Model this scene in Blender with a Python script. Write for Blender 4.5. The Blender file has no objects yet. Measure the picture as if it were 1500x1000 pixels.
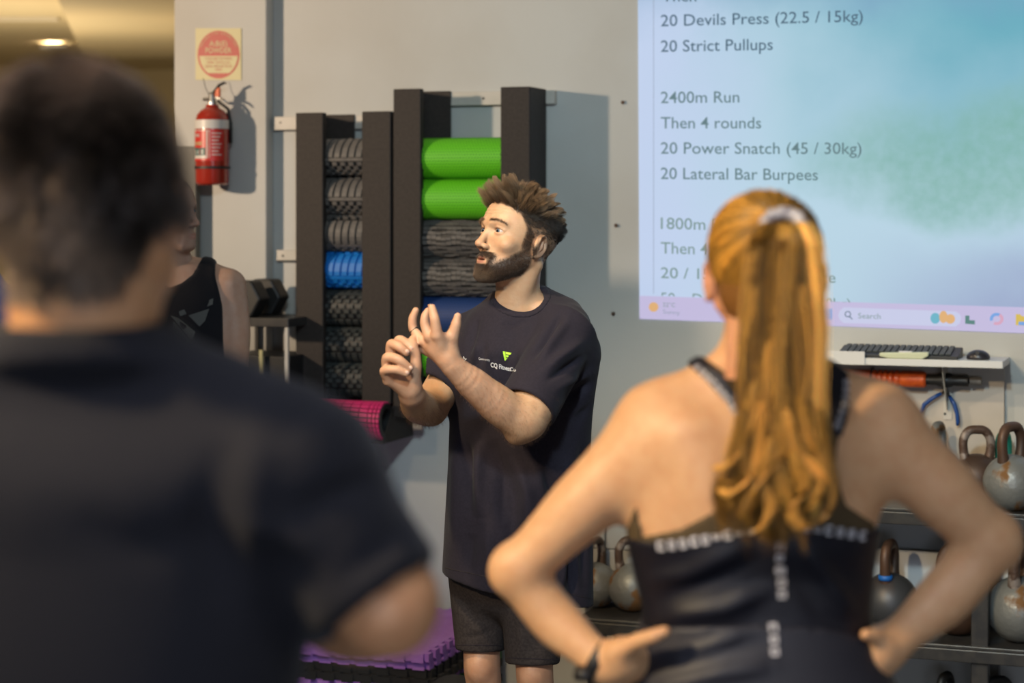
import bpy, math, random
import numpy as np
from mathutils import Vector, Matrix

# ------------------------------------------------------------------ frame
F = 2917.0            # focal length in pixels of a 1500 px wide frame (70 mm)
HZ = 300.0            # pixel row of the horizon
EYE = 1.65            # height of the camera
SC = bpy.context.scene
C = SC.collection
TH = math.atan(0.36)  # yaw of the back wall
CT, ST = math.cos(TH), math.sin(TH)
WO = np.array([(600 - 750) / F * 6.95, 6.95, 0.0])
rng = np.random.RandomState(7)
random.seed(7)


def P(px, py, D):
    return np.array([(px - 750) / F * D, D, EYE - (py - HZ) / F * D])


def WL(px, py, off=0.0):
    """pixel -> wall frame (s along the wall, y = -off, z)"""
    r = (px - 750) / F
    # X = r*Y ; (X-WOx)*(-ST)+(Y-WOy)*(-CT)=off
    Y = (off - WO[0] * ST - WO[1] * CT) / (-ST * r - CT)
    X = r * Y
    s = (X - WO[0]) * CT + (Y - WO[1]) * (-ST)
    z = EYE - (py - HZ) / F * Y
    return (s, -off, z)


def WW(p):
    """wall frame -> world"""
    s, y, z = p
    return (WO[0] + s * CT + y * ST, WO[1] - s * ST + y * CT, z)


# ------------------------------------------------------------------ camera, light, exposure
cam = bpy.data.cameras.new('camera')
cam.sensor_width = 36.0
cam.lens = F / 1500 * 36.0
cam.shift_y = -(500 - HZ) / 1500
cam.clip_end = 60
cam.dof.use_dof = True
cam.dof.focus_distance = 5.12
cam.dof.aperture_fstop = 2.35
cam.dof.aperture_blades = 9
camo = bpy.data.objects.new('camera', cam)
camo.location = (0, 0, EYE)
camo.rotation_euler = (math.pi / 2, 0, 0)
C.objects.link(camo)
SC.camera = camo
SC.view_settings.view_transform = 'Standard'
SC.view_settings.look = 'None'
SC.view_settings.gamma = 1.0
SC.view_settings.use_curve_mapping = False
SC.view_settings.exposure = 0.22

wd = bpy.data.worlds.new('world')
SC.world = wd
wd.use_nodes = True
wd.node_tree.nodes['Background'].inputs[0].default_value = (0.5, 0.55, 0.6, 1)
wd.node_tree.nodes['Background'].inputs[1].default_value = 0.05


def light(name, kind, loc, energy, col, size=0.3, target=None, size_y=None, **kw):
    l = bpy.data.lights.new(name, kind)
    l.energy = energy
    l.color = col
    if kind == 'AREA':
        l.size = size
        if size_y:
            l.shape = 'RECTANGLE'
            l.size_y = size_y
    else:
        l.shadow_soft_size = size
    for k, v in kw.items():
        setattr(l, k, v)
    o = bpy.data.objects.new(name, l)
    o.location = loc
    if target is not None:
        d = Vector(target) - Vector(loc)
        o.rotation_euler = d.to_track_quat('-Z', 'Y').to_euler()
    C.objects.link(o)
    return o


WARM = (1.0, 0.76, 0.45)
# warm ceiling lamps left of the view: one over the instructor, one over the athletes
light('instructor_lamp', 'SPOT', (-1.0, 3.75, 3.2), 190, WARM, 0.07, (0.0, 4.8, 1.15), spot_size=math.radians(62), spot_blend=0.6)
light('athlete_lamp', 'SPOT', (-1.95, 1.5, 2.85), 370, WARM, 0.10, (0.0, 2.85, 1.35), spot_size=math.radians(68), spot_blend=0.6)
# lamp close to the back wall at its left end
light('side_lamp', 'SPOT', WW((-2.6, -3.1, 2.40)), 480, (1.0, 0.76, 0.52), 0.09, WW((-0.3, -0.2, 2.52)), spot_size=math.radians(60), spot_blend=0.75)
# cool projector spill across the right half of the back wall
light('projector_lamp', 'SPOT', WW((1.9, -4.6, 3.0)), 280, (0.66, 0.86, 0.90), 0.12, WW((1.45, 0, 1.35)), spot_size=math.radians(62), spot_blend=0.9)
# soft low cool fill added behind the camera, source unseen, and a cool ceiling panel
light('low_cool_fill', 'AREA', (-0.1, -2.2, 1.0), 52, (0.74, 0.83, 1.0), 2.4, (-0.1, 6.0, 0.6), size_y=1.0)
light('ceiling_panel', 'AREA', (-0.6, 1.0, 3.30), 42, (0.82, 0.86, 1.0), 1.0, (-0.5, 1.6, 0), size_y=0.8)


# ------------------------------------------------------------------ materials
def mat(name, col, rough=0.6, metal=0.0, col2=None, scale=8.0, detail=4.0, lo=0.4, hi=0.6, bump=0.0, bscale=60.0,
        emit=None, estr=1.0, attr=False, sss=0.0, spec=0.5, coat=0.0, alpha=None, stretch=None, sheen=0.0, rough2=None):
    m = bpy.data.materials.new(name)
    m.use_nodes = True
    nt = m.node_tree
    b = nt.nodes['Principled BSDF']
    b.inputs['Roughness'].default_value = rough
    b.inputs['Metallic'].default_value = metal
    b.inputs['Specular IOR Level'].default_value = spec
    b.inputs['Coat Weight'].default_value = coat
    b.inputs['Sheen Weight'].default_value = sheen
    if sss:
        b.inputs['Subsurface Weight'].default_value = sss
        b.inputs['Subsurface Radius'].default_value = (0.012, 0.005, 0.003)
        b.inputs['Subsurface Scale'].default_value = 1.0
    if alpha is not None:
        b.inputs['Alpha'].default_value = alpha
    tc = nt.nodes.new('ShaderNodeTexCoord')
    vec = tc.outputs['Object']
    if stretch:
        mp = nt.nodes.new('ShaderNodeMapping')
        mp.inputs['Scale'].default_value = stretch
        nt.links.new(vec, mp.inputs[0])
        vec = mp.outputs[0]
    base = None
    if attr:
        a = nt.nodes.new('ShaderNodeAttribute')
        a.attribute_name = 'Col'
        base = a.outputs['Color']
    if col2 is not None:
        n = nt.nodes.new('ShaderNodeTexNoise')
        n.inputs['Scale'].default_value = scale
        n.inputs['Detail'].default_value = detail
        nt.links.new(vec, n.inputs['Vector'])
        r = nt.nodes.new('ShaderNodeMapRange')
        r.inputs[1].default_value = lo
        r.inputs[2].default_value = hi
        nt.links.new(n.outputs[0], r.inputs[0])
        mx = nt.nodes.new('ShaderNodeMix')
        mx.data_type = 'RGBA'
        if attr:
            mx.blend_type = 'MULTIPLY'
            nt.links.new(base, mx.inputs['A'])
            mx.inputs['B'].default_value = (*col2, 1)
        else:
            mx.inputs['A'].default_value = (*col, 1)
            mx.inputs['B'].default_value = (*col2, 1)
        nt.links.new(r.outputs[0], mx.inputs['Factor'])
        base = mx.outputs['Result']
        if rough2 is not None:
            r2 = nt.nodes.new('ShaderNodeMapRange')
            r2.inputs[3].default_value = rough
            r2.inputs[4].default_value = rough2
            nt.links.new(r.outputs[0], r2.inputs[0])
            nt.links.new(r2.outputs[0], b.inputs['Roughness'])
    if base is not None:
        nt.links.new(base, b.inputs['Base Color'])
    else:
        b.inputs['Base Color'].default_value = (*col, 1)
    if bump:
        n2 = nt.nodes.new('ShaderNodeTexNoise')
        n2.inputs['Scale'].default_value = bscale
        n2.inputs['Detail'].default_value = 5
        nt.links.new(vec, n2.inputs['Vector'])
        bp = nt.nodes.new('ShaderNodeBump')
        bp.inputs['Strength'].default_value = bump
        bp.inputs['Distance'].default_value = 0.01
        nt.links.new(n2.outputs[0], bp.inputs['Height'])
        nt.links.new(bp.outputs[0], b.inputs['Normal'])
    if emit is not None:
        b.inputs['Emission Color'].default_value = (*emit, 1)
        b.inputs['Emission Strength'].default_value = estr
    return m


# ------------------------------------------------------------------ mesh building
class MB:
    def __init__(self):
        self.v = []
        self.f = []

    def add(self, vs, fs):
        n = len(self.v)
        self.v += [tuple(map(float, p)) for p in vs]
        self.f += [tuple(i + n for i in f) for f in fs]
        return self

    def box(self, lo, hi, M=None):
        x0, y0, z0 = lo
        x1, y1, z1 = hi
        vs = [(x0, y0, z0), (x1, y0, z0), (x1, y1, z0), (x0, y1, z0), (x0, y0, z1), (x1, y0, z1), (x1, y1, z1), (x0, y1, z1)]
        if M is not None:
            vs = [tuple(M @ Vector(p)) for p in vs]
        return self.add(vs, [(0, 3, 2, 1), (4, 5, 6, 7), (0, 1, 5, 4), (1, 2, 6, 5), (2, 3, 7, 6), (3, 0, 4, 7)])

    def prism(self, pts, a, b, axis=2):
        """polygon pts (2d, ccw) extruded from a to b on an axis"""
        n = len(pts)

        def mk(p, h):
            q = [p[0], p[1]]
            q.insert(axis, h)
            return q
        vs = [mk(p, a) for p in pts] + [mk(p, b) for p in pts]
        fs = [tuple(range(n - 1, -1, -1)), tuple(range(n, 2 * n))]
        fs += [(i, (i + 1) % n, n + (i + 1) % n, n + i) for i in range(n)]
        return self.add(vs, fs)

    def lathe(self, prof, seg=32, c=(0, 0, 0), axis=2):
        vs, fs = [], []
        for r, h in prof:
            for k in range(seg):
                a = 2 * math.pi * k / seg
                p = [r * math.cos(a), r * math.sin(a)]
                p.insert(axis, h)
                vs.append((p[0] + c[0], p[1] + c[1], p[2] + c[2]))
        for i in range(len(prof) - 1):
            for k in range(seg):
                k2 = (k + 1) % seg
                fs.append((i * seg + k, i * seg + k2, (i + 1) * seg + k2, (i + 1) * seg + k))
        if prof[0][0] > 1e-6:
            fs.append(tuple(range(seg - 1, -1, -1)))
        if prof[-1][0] > 1e-6:
            fs.append(tuple((len(prof) - 1) * seg + k for k in range(seg)))
        return self.add(vs, fs)

    def tube(self, pts, rad, seg=10, cap=True, flat=1.0):
        pts = [Vector(p) for p in pts]
        n = len(pts)
        rad = rad if hasattr(rad, '__len__') else [rad] * n
        vs, fs = [], []
        up = Vector((0, 0, 1))
        prev = None
        for i, p in enumerate(pts):
            t = (pts[min(i + 1, n - 1)] - pts[max(i - 1, 0)]).normalized()
            if prev is None:
                a = up if abs(t.z) < 0.9 else Vector((1, 0, 0))
                x = t.cross(a).normalized()
            else:
                x = (prev - t * prev.dot(t)).normalized()
            prev = x
            y = t.cross(x)
            for k in range(seg):
                an = 2 * math.pi * k / seg
                vs.append(p + (x * math.cos(an) + y * math.sin(an) * flat) * rad[i])
        for i in range(n - 1):
            for k in range(seg):
                k2 = (k + 1) % seg
                fs.append((i * seg + k, i * seg + k2, (i + 1) * seg + k2, (i + 1) * seg + k))
        if cap:
            fs.append(tuple(range(seg - 1, -1, -1)))
            fs.append(tuple((n - 1) * seg + k for k in range(seg)))
        return self.add(vs, fs)

    def build(self, name, m=None, parent=None, smooth=False, bevel=0.0, loc=None, rot=None):
        me = bpy.data.meshes.new(name)
        me.from_pydata(self.v, [], self.f)
        me.validate()
        return link(name, me, m, parent, smooth, bevel, loc, rot)


def link(name, me, m=None, parent=None, smooth=False, bevel=0.0, loc=None, rot=None):
    o = bpy.data.objects.new(name, me)
    C.objects.link(o)
    if m:
        me.materials.append(m)
    if smooth:
        me.polygons.foreach_set('use_smooth', [True] * len(me.polygons))
        if smooth == 'auto':
            try:
                me.set_sharp_from_angle(angle=math.radians(35))
            except Exception:
                pass
    if bevel:
        b = o.modifiers.new('bevel', 'BEVEL')
        b.width = bevel
        b.segments = 2
        b.limit_method = 'ANGLE'
        b.angle_limit = math.radians(40)
    if parent:
        o.parent = parent
    if loc is not None:
        o.location = loc
    if rot is not None:
        o.rotation_euler = rot
    return o


def np_mesh(name, V, Q, m=None, parent=None, smooth=True, col=None):
    """mesh from numpy arrays: V (n,3), Q (m,3|4)"""
    me = bpy.data.meshes.new(name)
    V = np.ascontiguousarray(V, dtype=np.float32)
    k = Q.shape[1]
    me.vertices.add(len(V))
    me.vertices.foreach_set('co', V.ravel())
    me.loops.add(Q.size)
    me.loops.foreach_set('vertex_index', Q.astype(np.int32).ravel())
    me.polygons.add(len(Q))
    me.polygons.foreach_set('loop_start', np.arange(0, Q.size, k, dtype=np.int32))
    me.polygons.foreach_set('use_smooth', np.ones(len(Q), dtype=bool) if smooth else np.zeros(len(Q), dtype=bool))
    me.update(calc_edges=True)
    if col is not None:
        a = me.color_attributes.new('Col', 'FLOAT_COLOR', 'POINT')
        cc = np.ones((len(V), 4), dtype=np.float32)
        cc[:, :3] = col
        a.data.foreach_set('color', cc.ravel())
    return link(name, me, m, parent)


def tag(o, label=None, cat=None, group=None, kind=None):
    if label:
        o['label'] = label
    if cat:
        o['category'] = cat
    if group:
        o['group'] = group
    if kind:
        o['kind'] = kind
    return o


def thing(name, label, cat, loc=(0, 0, 0), rz=0.0, group=None):
    o = bpy.data.objects.new(name, None)
    o.empty_display_size = 0.05
    o.location = loc
    o.rotation_euler = (0, 0, rz)
    C.objects.link(o)
    return tag(o, label, cat, group)


def wthing(name, label, cat, base, group=None):
    """a thing whose children are modelled in wall-frame axes around the wall-frame point base"""
    return thing(name, label, cat, WW(base), -TH, group)


def copy_tree(o, parent=None):
    c = o.copy()
    C.objects.link(c)
    if parent is not None:
        c.parent = parent
    for ch in [x for x in bpy.data.objects if x.parent == o and x != c]:
        copy_tree(ch, c)
    return c


def struct(o):
    o['kind'] = 'structure'
    return o


# ------------------------------------------------------------------ text
def text_mesh(s, bold=0.0):
    cu = bpy.data.curves.new('t', 'FONT')
    cu.body = s
    cu.size = 1.0
    cu.offset = bold
    cu.resolution_u = 3
    o = bpy.data.objects.new('t', cu)
    C.objects.link(o)
    dg = bpy.context.evaluated_depsgraph_get()
    me = bpy.data.meshes.new_from_object(o.evaluated_get(dg))
    n = len(me.vertices)
    co = np.zeros(n * 3, dtype=np.float32)
    me.vertices.foreach_get('co', co)
    co = co.reshape(-1, 3)
    fs = [tuple(p.vertices) for p in me.polygons]
    bpy.data.objects.remove(o)
    bpy.data.curves.remove(cu)
    bpy.data.meshes.remove(me)
    return co[:, :2].copy(), fs


CAP = 0.70


# ------------------------------------------------------------------ implicit modelling (distance field + surface nets)
class Field:
    def __init__(self, lo, hi, h):
        self.lo = np.array(lo, float)
        self.h = h
        self.n = np.ceil((np.array(hi, float) - self.lo) / h).astype(int) + 1
        self.F = np.full(self.n, 1.0, dtype=np.float32)
        self.ax = [(self.lo[i] + np.arange(self.n[i]) * h).astype(np.float32) for i in range(3)]

    def _sl(self, lo, hi):
        a = np.clip(np.floor((np.array(lo) - self.lo) / self.h).astype(int), 0, self.n)
        b = np.clip(np.ceil((np.array(hi) - self.lo) / self.h).astype(int) + 1, 0, self.n)
        return a, b

    def op(self, fn, lo, hi, k=0.0, mode='add'):
        m = 2.5 * self.h + k
        a, b = self._sl(np.array(lo) - m, np.array(hi) + m)
        if np.any(b <= a):
            return self
        X = self.ax[0][a[0]:b[0]][:, None, None]
        Y = self.ax[1][a[1]:b[1]][None, :, None]
        Z = self.ax[2][a[2]:b[2]][None, None, :]
        d = fn(X, Y, Z)
        s = self.F[a[0]:b[0], a[1]:b[1], a[2]:b[2]]
        if mode == 'add':
            r = smin(s, d, k)
        elif mode == 'sub':
            r = -smin(-s, d, k)
        else:
            r = -smin(-s, -d, k)
        s[...] = r
        return self

    def ell(self, c, r, R=None, k=0.01, mode='add'):
        c = np.array(c, float)
        r = np.array(r, float)
        rm = float(max(r)) if R is not None else r

        def fn(X, Y, Z):
            x, y, z = X - c[0], Y - c[1], Z - c[2]
            if R is not None:
                x, y, z = (R[0][0] * x + R[1][0] * y + R[2][0] * z, R[0][1] * x + R[1][1] * y + R[2][1] * z,
                           R[0][2] * x + R[1][2] * y + R[2][2] * z)
            q = np.sqrt((x / r[0]) ** 2 + (y / r[1]) ** 2 + (z / r[2]) ** 2)
            g = np.sqrt((x / r[0] ** 2) ** 2 + (y / r[1] ** 2) ** 2 + (z / r[2] ** 2) ** 2) + 1e-9
            return np.where(q < 0.3, (q - 1) * r.min(), q * (q - 1) / g)
        return self.op(fn, c - rm, c + rm, k, mode)

    def cone(self, a, b, ra, rb, k=0.01, mode='add', sc=None):
        a = np.array(a, float)
        b = np.array(b, float)
        d = b - a
        L2 = float(d @ d) + 1e-12
        rm = max(ra, rb)

        def fn(X, Y, Z):
            x, y, z = X - a[0], Y - a[1], Z - a[2]
            t = np.clip((x * d[0] + y * d[1] + z * d[2]) / L2, 0, 1)
            return np.sqrt((x - t * d[0]) ** 2 + (y - t * d[1]) ** 2 + (z - t * d[2]) ** 2) - (ra + (rb - ra) * t)
        return self.op(fn, np.minimum(a, b) - rm, np.maximum(a, b) + rm, k, mode)

    def poly(self, pts, rad, k=0.01, mode='add', kj=None):
        """chain of round cones, joined hard to itself first then blended"""
        pts = [np.array(p, float) for p in pts]
        rad = rad if hasattr(rad, '__len__') else [rad] * len(pts)
        rad = list(rad)
        if kj and len(pts) > 2:
            # round the joints: resample the chain along a smooth curve
            A = np.array(pts)
            s_ = np.concatenate([[0], np.cumsum(np.linalg.norm(np.diff(A, axis=0), axis=1))])
            m_ = np.zeros_like(A)
            m_[1:-1] = (A[2:] - A[:-2]) / (s_[2:] - s_[:-2])[:, None]
            m_[0] = (A[1] - A[0]) / (s_[1] - s_[0])
            m_[-1] = (A[-1] - A[-2]) / (s_[-1] - s_[-2])
            q_, r_ = [], []
            for i in range(len(A) - 1):
                h_ = s_[i + 1] - s_[i]
                for j in range(5):
                    u = j / 5
                    q_.append((2 * u ** 3 - 3 * u ** 2 + 1) * A[i] + (u ** 3 - 2 * u ** 2 + u) * h_ * m_[i] + (3 * u ** 2 - 2 * u ** 3) * A[i + 1] + (u ** 3 - u ** 2) * h_ * m_[i + 1])
                    w_ = u * u * (3 - 2 * u)
                    r_.append(rad[i] * (1 - w_) + rad[i + 1] * w_)
            pts = q_ + [A[-1]]
            rad = r_ + [rad[-1]]
            kj = None
        rm = max(rad)
        lo = np.min(pts, axis=0) - rm
        hi = np.max(pts, axis=0) + rm

        def fn(X, Y, Z):
            out = None
            for i in range(len(pts) - 1):
                a, b = pts[i], pts[i + 1]
                d = b - a
                L2 = float(d @ d) + 1e-12
                x, y, z = X - a[0], Y - a[1], Z - a[2]
                t = np.clip((x * d[0] + y * d[1] + z * d[2]) / L2, 0, 1)
                q = np.sqrt((x - t * d[0]) ** 2 + (y - t * d[1]) ** 2 + (z - t * d[2]) ** 2) - (rad[i] + (rad[i + 1] - rad[i]) * t)
                out = q if out is None else (np.minimum(out, q) if not kj else smin(out, q, kj))
            return out
        return self.op(fn, lo, hi, k, mode)

    def loft(self, secs, k=0.01, mode='add', pw=2.0, fold=None):
        """sections (z, cx, cy, a, b, rot) from low z to high z; elliptical slices"""
        S = np.array(sorted(secs), dtype=float)
        z = self.ax[2]
        lo = [S[:, 1].min() - max(S[:, 3].max(), S[:, 4].max()), S[:, 2].min() - max(S[:, 3].max(), S[:, 4].max()), S[0, 0]]
        hi = [S[:, 1].max() + max(S[:, 3].max(), S[:, 4].max()), S[:, 2].max() + max(S[:, 3].max(), S[:, 4].max()), S[-1, 0]]

        def fn(X, Y, Z):
            zz = Z.ravel()
            # smooth interpolation of the section table
            par = []
            for j in range(1, 6):
                par.append(cubic(S[:, 0], S[:, j], zz)[None, None, :])
            cx, cy, a, b, ro = par
            c, s = np.cos(ro), np.sin(ro)
            x, y = X - cx, Y - cy
            u, v = x * c + y * s, -x * s + y * c
            q = (np.abs(u / a) ** pw + np.abs(v / b) ** pw) ** (1 / pw)
            g = np.sqrt((u / a ** 2) ** 2 + (v / b ** 2) ** 2) / np.maximum(q, 1e-3) + 1e-9
            d = np.where(q < 0.3, (q - 1) * np.minimum(a, b), (q - 1) / np.maximum(g, 1e-6))
            if fold is not None:
                d = d + fold(X, Y, Z)
            dz = np.maximum(S[0, 0] - Z, Z - S[-1, 0])
            return np.maximum(d, dz).astype(np.float32)
        return self.op(fn, lo, hi, k, mode)

    def mesh(self):
        return surface_nets(self.F, self.lo, self.h)


def smin(a, b, k):
    if k <= 0:
        return np.minimum(a, b)
    h = np.clip(0.5 + 0.5 * (a - b) / k, 0, 1)
    return a * (1 - h) + b * h - k * h * (1 - h)


def cubic(x, y, t):
    """monotone-ish cubic (catmull-rom) interpolation"""
    t = np.clip(t, x[0], x[-1])
    n = len(x)
    if n < 3:
        return np.interp(t, x, y)
    m = np.zeros(n)
    dx = np.diff(x)
    s = np.diff(y) / dx
    m[1:-1] = np.where(s[:-1] * s[1:] > 0, 2 * s[:-1] * s[1:] / (s[:-1] + s[1:] + 1e-12 * np.sign(s[:-1] + s[1:])), 0)
    m[0], m[-1] = s[0], s[-1]
    i = np.clip(np.searchsorted(x, t) - 1, 0, n - 2)
    h = dx[i]
    u = (t - x[i]) / h
    return ((2 * u ** 3 - 3 * u ** 2 + 1) * y[i] + (u ** 3 - 2 * u ** 2 + u) * h * m[i] + (-2 * u ** 3 + 3 * u ** 2) * y[i + 1] + (u ** 3 - u ** 2) * h * m[i + 1])


def surface_nets(Fd, lo, h):
    nx, ny, nz = Fd.shape
    S = Fd < 0
    c = np.zeros((nx - 1, ny - 1, nz - 1), dtype=np.int8)
    for dx in (0, 1):
        for dy in (0, 1):
            for dz in (0, 1):
                c += S[dx:nx - 1 + dx, dy:ny - 1 + dy, dz:nz - 1 + dz]
    act = (c > 0) & (c < 8)
    I, J, K = np.nonzero(act)
    idx = np.full(act.shape, -1, dtype=np.int32)
    idx[I, J, K] = np.arange(len(I))
    acc = np.zeros((len(I), 3))
    cnt = np.zeros(len(I))
    cor = [(0, 0, 0), (1, 0, 0), (0, 1, 0), (1, 1, 0), (0, 0, 1), (1, 0, 1), (0, 1, 1), (1, 1, 1)]
    for a in range(8):
        for b in range(a + 1, 8):
            ca, cb = cor[a], cor[b]
            if sum(abs(ca[i] - cb[i]) for i in range(3)) != 1:
                continue
            fa = Fd[I + ca[0], J + ca[1], K + ca[2]]
            fb = Fd[I + cb[0], J + cb[1], K + cb[2]]
            m = (fa < 0) != (fb < 0)
            t = np.where(m, fa / np.where(m, fa - fb, 1), 0)
            for q in range(3):
                acc[:, q] += np.where(m, ca[q] + (cb[q] - ca[q]) * t, 0)
            cnt += m
    V = acc / cnt[:, None] + np.stack([I, J, K], 1)
    V = V * h + np.array(lo)
    Q = []
    # x edges
    e = S[:-1, 1:-1, 1:-1] != S[1:, 1:-1, 1:-1]
    i, j, k = np.nonzero(e)
    j += 1
    k += 1
    q = np.stack([idx[i, j - 1, k - 1], idx[i, j, k - 1], idx[i, j, k], idx[i, j - 1, k]], 1)
    fl = ~S[i, j, k]
    q[fl] = q[fl][:, ::-1]
    Q.append(q)
    e = S[1:-1, :-1, 1:-1] != S[1:-1, 1:, 1:-1]
    i, j, k = np.nonzero(e)
    i += 1
    k += 1
    q = np.stack([idx[i - 1, j, k - 1], idx[i - 1, j, k], idx[i, j, k], idx[i, j, k - 1]], 1)
    fl = ~S[i, j, k]
    q[fl] = q[fl][:, ::-1]
    Q.append(q)
    e = S[1:-1, 1:-1, :-1] != S[1:-1, 1:-1, 1:]
    i, j, k = np.nonzero(e)
    i += 1
    j += 1
    q = np.stack([idx[i - 1, j - 1, k], idx[i, j - 1, k], idx[i, j, k], idx[i - 1, j, k]], 1)
    fl = ~S[i, j, k]
    q[fl] = q[fl][:, ::-1]
    Q.append(q)
    Q = np.concatenate(Q)
    Q = Q[(Q >= 0).all(1)]
    return V, Q


def vnormals(V, Q):
    n = np.cross(V[Q[:, 2]] - V[Q[:, 0]], V[Q[:, 3]] - V[Q[:, 1]])
    N = np.zeros_like(V)
    for c_ in range(4):
        np.add.at(N, Q[:, c_], n)
    return N / (np.linalg.norm(N, axis=1)[:, None] + 1e-12)


def merge(parts):
    V, Q, Cc = [], [], []
    n = 0
    for v, q, c_ in parts:
        V.append(v)
        Q.append(q + n)
        Cc.append(c_)
        n += len(v)
    return np.concatenate(V), np.concatenate(Q), np.concatenate(Cc)


def strands(name, PTS, rad, m, parent, col=None, seg=3, taper=True):
    """PTS (n,k,3) polylines -> thin tubes in one mesh"""
    n, k, _ = PTS.shape
    T = np.gradient(PTS, axis=1)
    T /= np.linalg.norm(T, axis=2)[..., None] + 1e-12
    up = np.where(np.abs(T[..., 2:3]) < 0.9, np.array([0, 0, 1.0]), np.array([1.0, 0, 0]))
    X = np.cross(T, up)
    X /= np.linalg.norm(X, axis=2)[..., None] + 1e-12
    Y = np.cross(T, X)
    w = np.linspace(1, 0.12, k) ** 0.8 if taper else np.ones(k)
    rad = np.broadcast_to(np.asarray(rad, float), (n,))
    R = rad[:, None] * w[None, :]
    V = np.zeros((n, k, seg, 3))
    for s in range(seg):
        a = 2 * math.pi * s / seg
        V[:, :, s] = PTS + (X * math.cos(a) + Y * math.sin(a)) * R[..., None]
    base = np.arange(n * k * seg).reshape(n, k, seg)
    Q = []
    for s in range(seg):
        s2 = (s + 1) % seg
        Q.append(np.stack([base[:, :-1, s], base[:, :-1, s2], base[:, 1:, s2], base[:, 1:, s]], -1).reshape(-1, 4))
    Q = np.concatenate(Q)
    cc = None
    if col is not None:
        cc = np.repeat(col, k * seg, axis=0) if col.ndim == 2 else np.repeat(col.reshape(n * k, 3), seg, axis=0)
    return np_mesh(name, V.reshape(-1, 3), Q, m, parent, True, cc)


def nse(x, seed=0):
    """cheap smooth 3d pseudo noise in about -1..1, x (n,3)"""
    r = np.random.RandomState(seed)
    o = 0
    for i in range(5):
        d = r.normal(size=3)
        d /= np.linalg.norm(d)
        o = o + np.sin(x @ d * r.uniform(0.7, 1.5) + r.uniform(0, 6.28))
    return o / 2.6


def rotm(ax, deg):
    return np.array(Matrix.Rotation(math.radians(deg), 3, ax))

# ================================================================== room
M = {}
M['wall'] = mat('wall_paint', (0.47, 0.475, 0.465), 0.75, col2=(0.42, 0.41, 0.385), scale=1.6, detail=8, lo=0.45, hi=0.75, bump=0.12, bscale=25)
M['floor'] = mat('rubber_floor', (0.085, 0.09, 0.10), 0.75, col2=(0.15, 0.155, 0.17), scale=220, lo=0.58, hi=0.66, bump=0.2, bscale=200)
M['ceil'] = mat('ceiling_paint', (0.62, 0.58, 0.50), 0.8)
M['far'] = mat('warm_paint', (0.60, 0.50, 0.32), 0.8, col2=(0.54, 0.46, 0.30), scale=1.0)
M['rack'] = mat('powder_coat', (0.022, 0.0175, 0.016), 0.62, spec=0.3, col2=(0.029, 0.023, 0.021), scale=90, bump=0.15, bscale=300)
M['rail'] = mat('painted_rail', (0.50, 0.47, 0.43), 0.5, col2=(0.44, 0.42, 0.38), scale=12)
M['black'] = mat('black_plastic', (0.012, 0.012, 0.013), 0.5)
M['dark'] = mat('dark_steel', (0.022, 0.022, 0.024), 0.38, col2=(0.035, 0.033, 0.032), scale=30)
M['steel'] = mat('bright_steel', (0.55, 0.54, 0.52), 0.28, 1.0)
M['white'] = mat('white_melamine', (0.62, 0.62, 0.62), 0.45)
M['board'] = mat('shelf_shadow_beige', (0.46, 0.41, 0.36), 0.6, col2=(0.42, 0.38, 0.34), scale=5)  # beige of the shaded wall below the shelf
M['green'] = mat('green_foam', (0.11, 0.50, 0.008), 0.55, bump=0.0)
M['green_dot'] = mat('green_foam_dark', (0.025, 0.18, 0.004), 0.7)
M['blue'] = mat('navy_foam', (0.010, 0.040, 0.16), 0.6)
M['blue_dot'] = mat('navy_foam_dark', (0.006, 0.022, 0.09), 0.7)
M['bright_blue'] = mat('bright_blue_foam', (0.004, 0.15, 0.52), 0.5)
M['grey_foam'] = mat('grey_foam', (0.115, 0.105, 0.098), 0.6, col2=(0.085, 0.08, 0.078), scale=40)
M['dark_foam'] = mat('charcoal_foam', (0.035, 0.040, 0.040), 0.6)
M['pink'] = mat('pink_foam', (0.62, 0.03, 0.16), 0.5)
M['red'] = mat('red_enamel', (0.30, 0.020, 0.010), 0.22, coat=0.5)
M['sign_red'] = mat('sign_red', (0.36, 0.016, 0.008), 0.5)
M['sign_cream'] = mat('sign_cream', (0.46, 0.42, 0.22), 0.5)
M['label_white'] = mat('label_white', (0.56, 0.54, 0.52), 0.4)
M['label_red'] = mat('label_red', (0.50, 0.025, 0.020), 0.35)
M['teal_ink'] = mat('teal_ink', (0.02, 0.10, 0.10), 0.5)
M['purple'] = mat('purple_foam', (0.36, 0.15, 0.55), 0.7, col2=(0.40, 0.18, 0.60), scale=20, bump=0.2, bscale=120)
M['mat_green'] = mat('green_mat_foam', (0.02, 0.20, 0.05), 0.7)
M['mat_black'] = mat('black_mat_foam', (0.014, 0.013, 0.014), 0.8)
M['teal'] = mat('teal_rubber', (0.01, 0.22, 0.14), 0.6)
M['orange'] = mat('orange_foam', (0.62, 0.10, 0.012), 0.5, col2=(0.52, 0.07, 0.01), scale=60)
M['plier_blue'] = mat('blue_grip', (0.006, 0.05, 0.22), 0.4)
M['ivory'] = mat('ivory_plastic', (0.55, 0.58, 0.40), 0.4)
M['key'] = mat('keycap', (0.035, 0.042, 0.045), 0.5)
M['block'] = mat('pale_block', (0.40, 0.385, 0.375), 0.7, col2=(0.34, 0.33, 0.32), scale=6)
M['grey_panel'] = mat('grey_panel', (0.10, 0.10, 0.09), 0.6)
M['silver_worn'] = mat('worn_silver', (0.20, 0.205, 0.20), 0.42, 0.35, col2=(0.19, 0.095, 0.035), scale=9, detail=9, lo=0.50, hi=0.56, bump=0.3, bscale=40, rough2=0.8)
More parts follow.
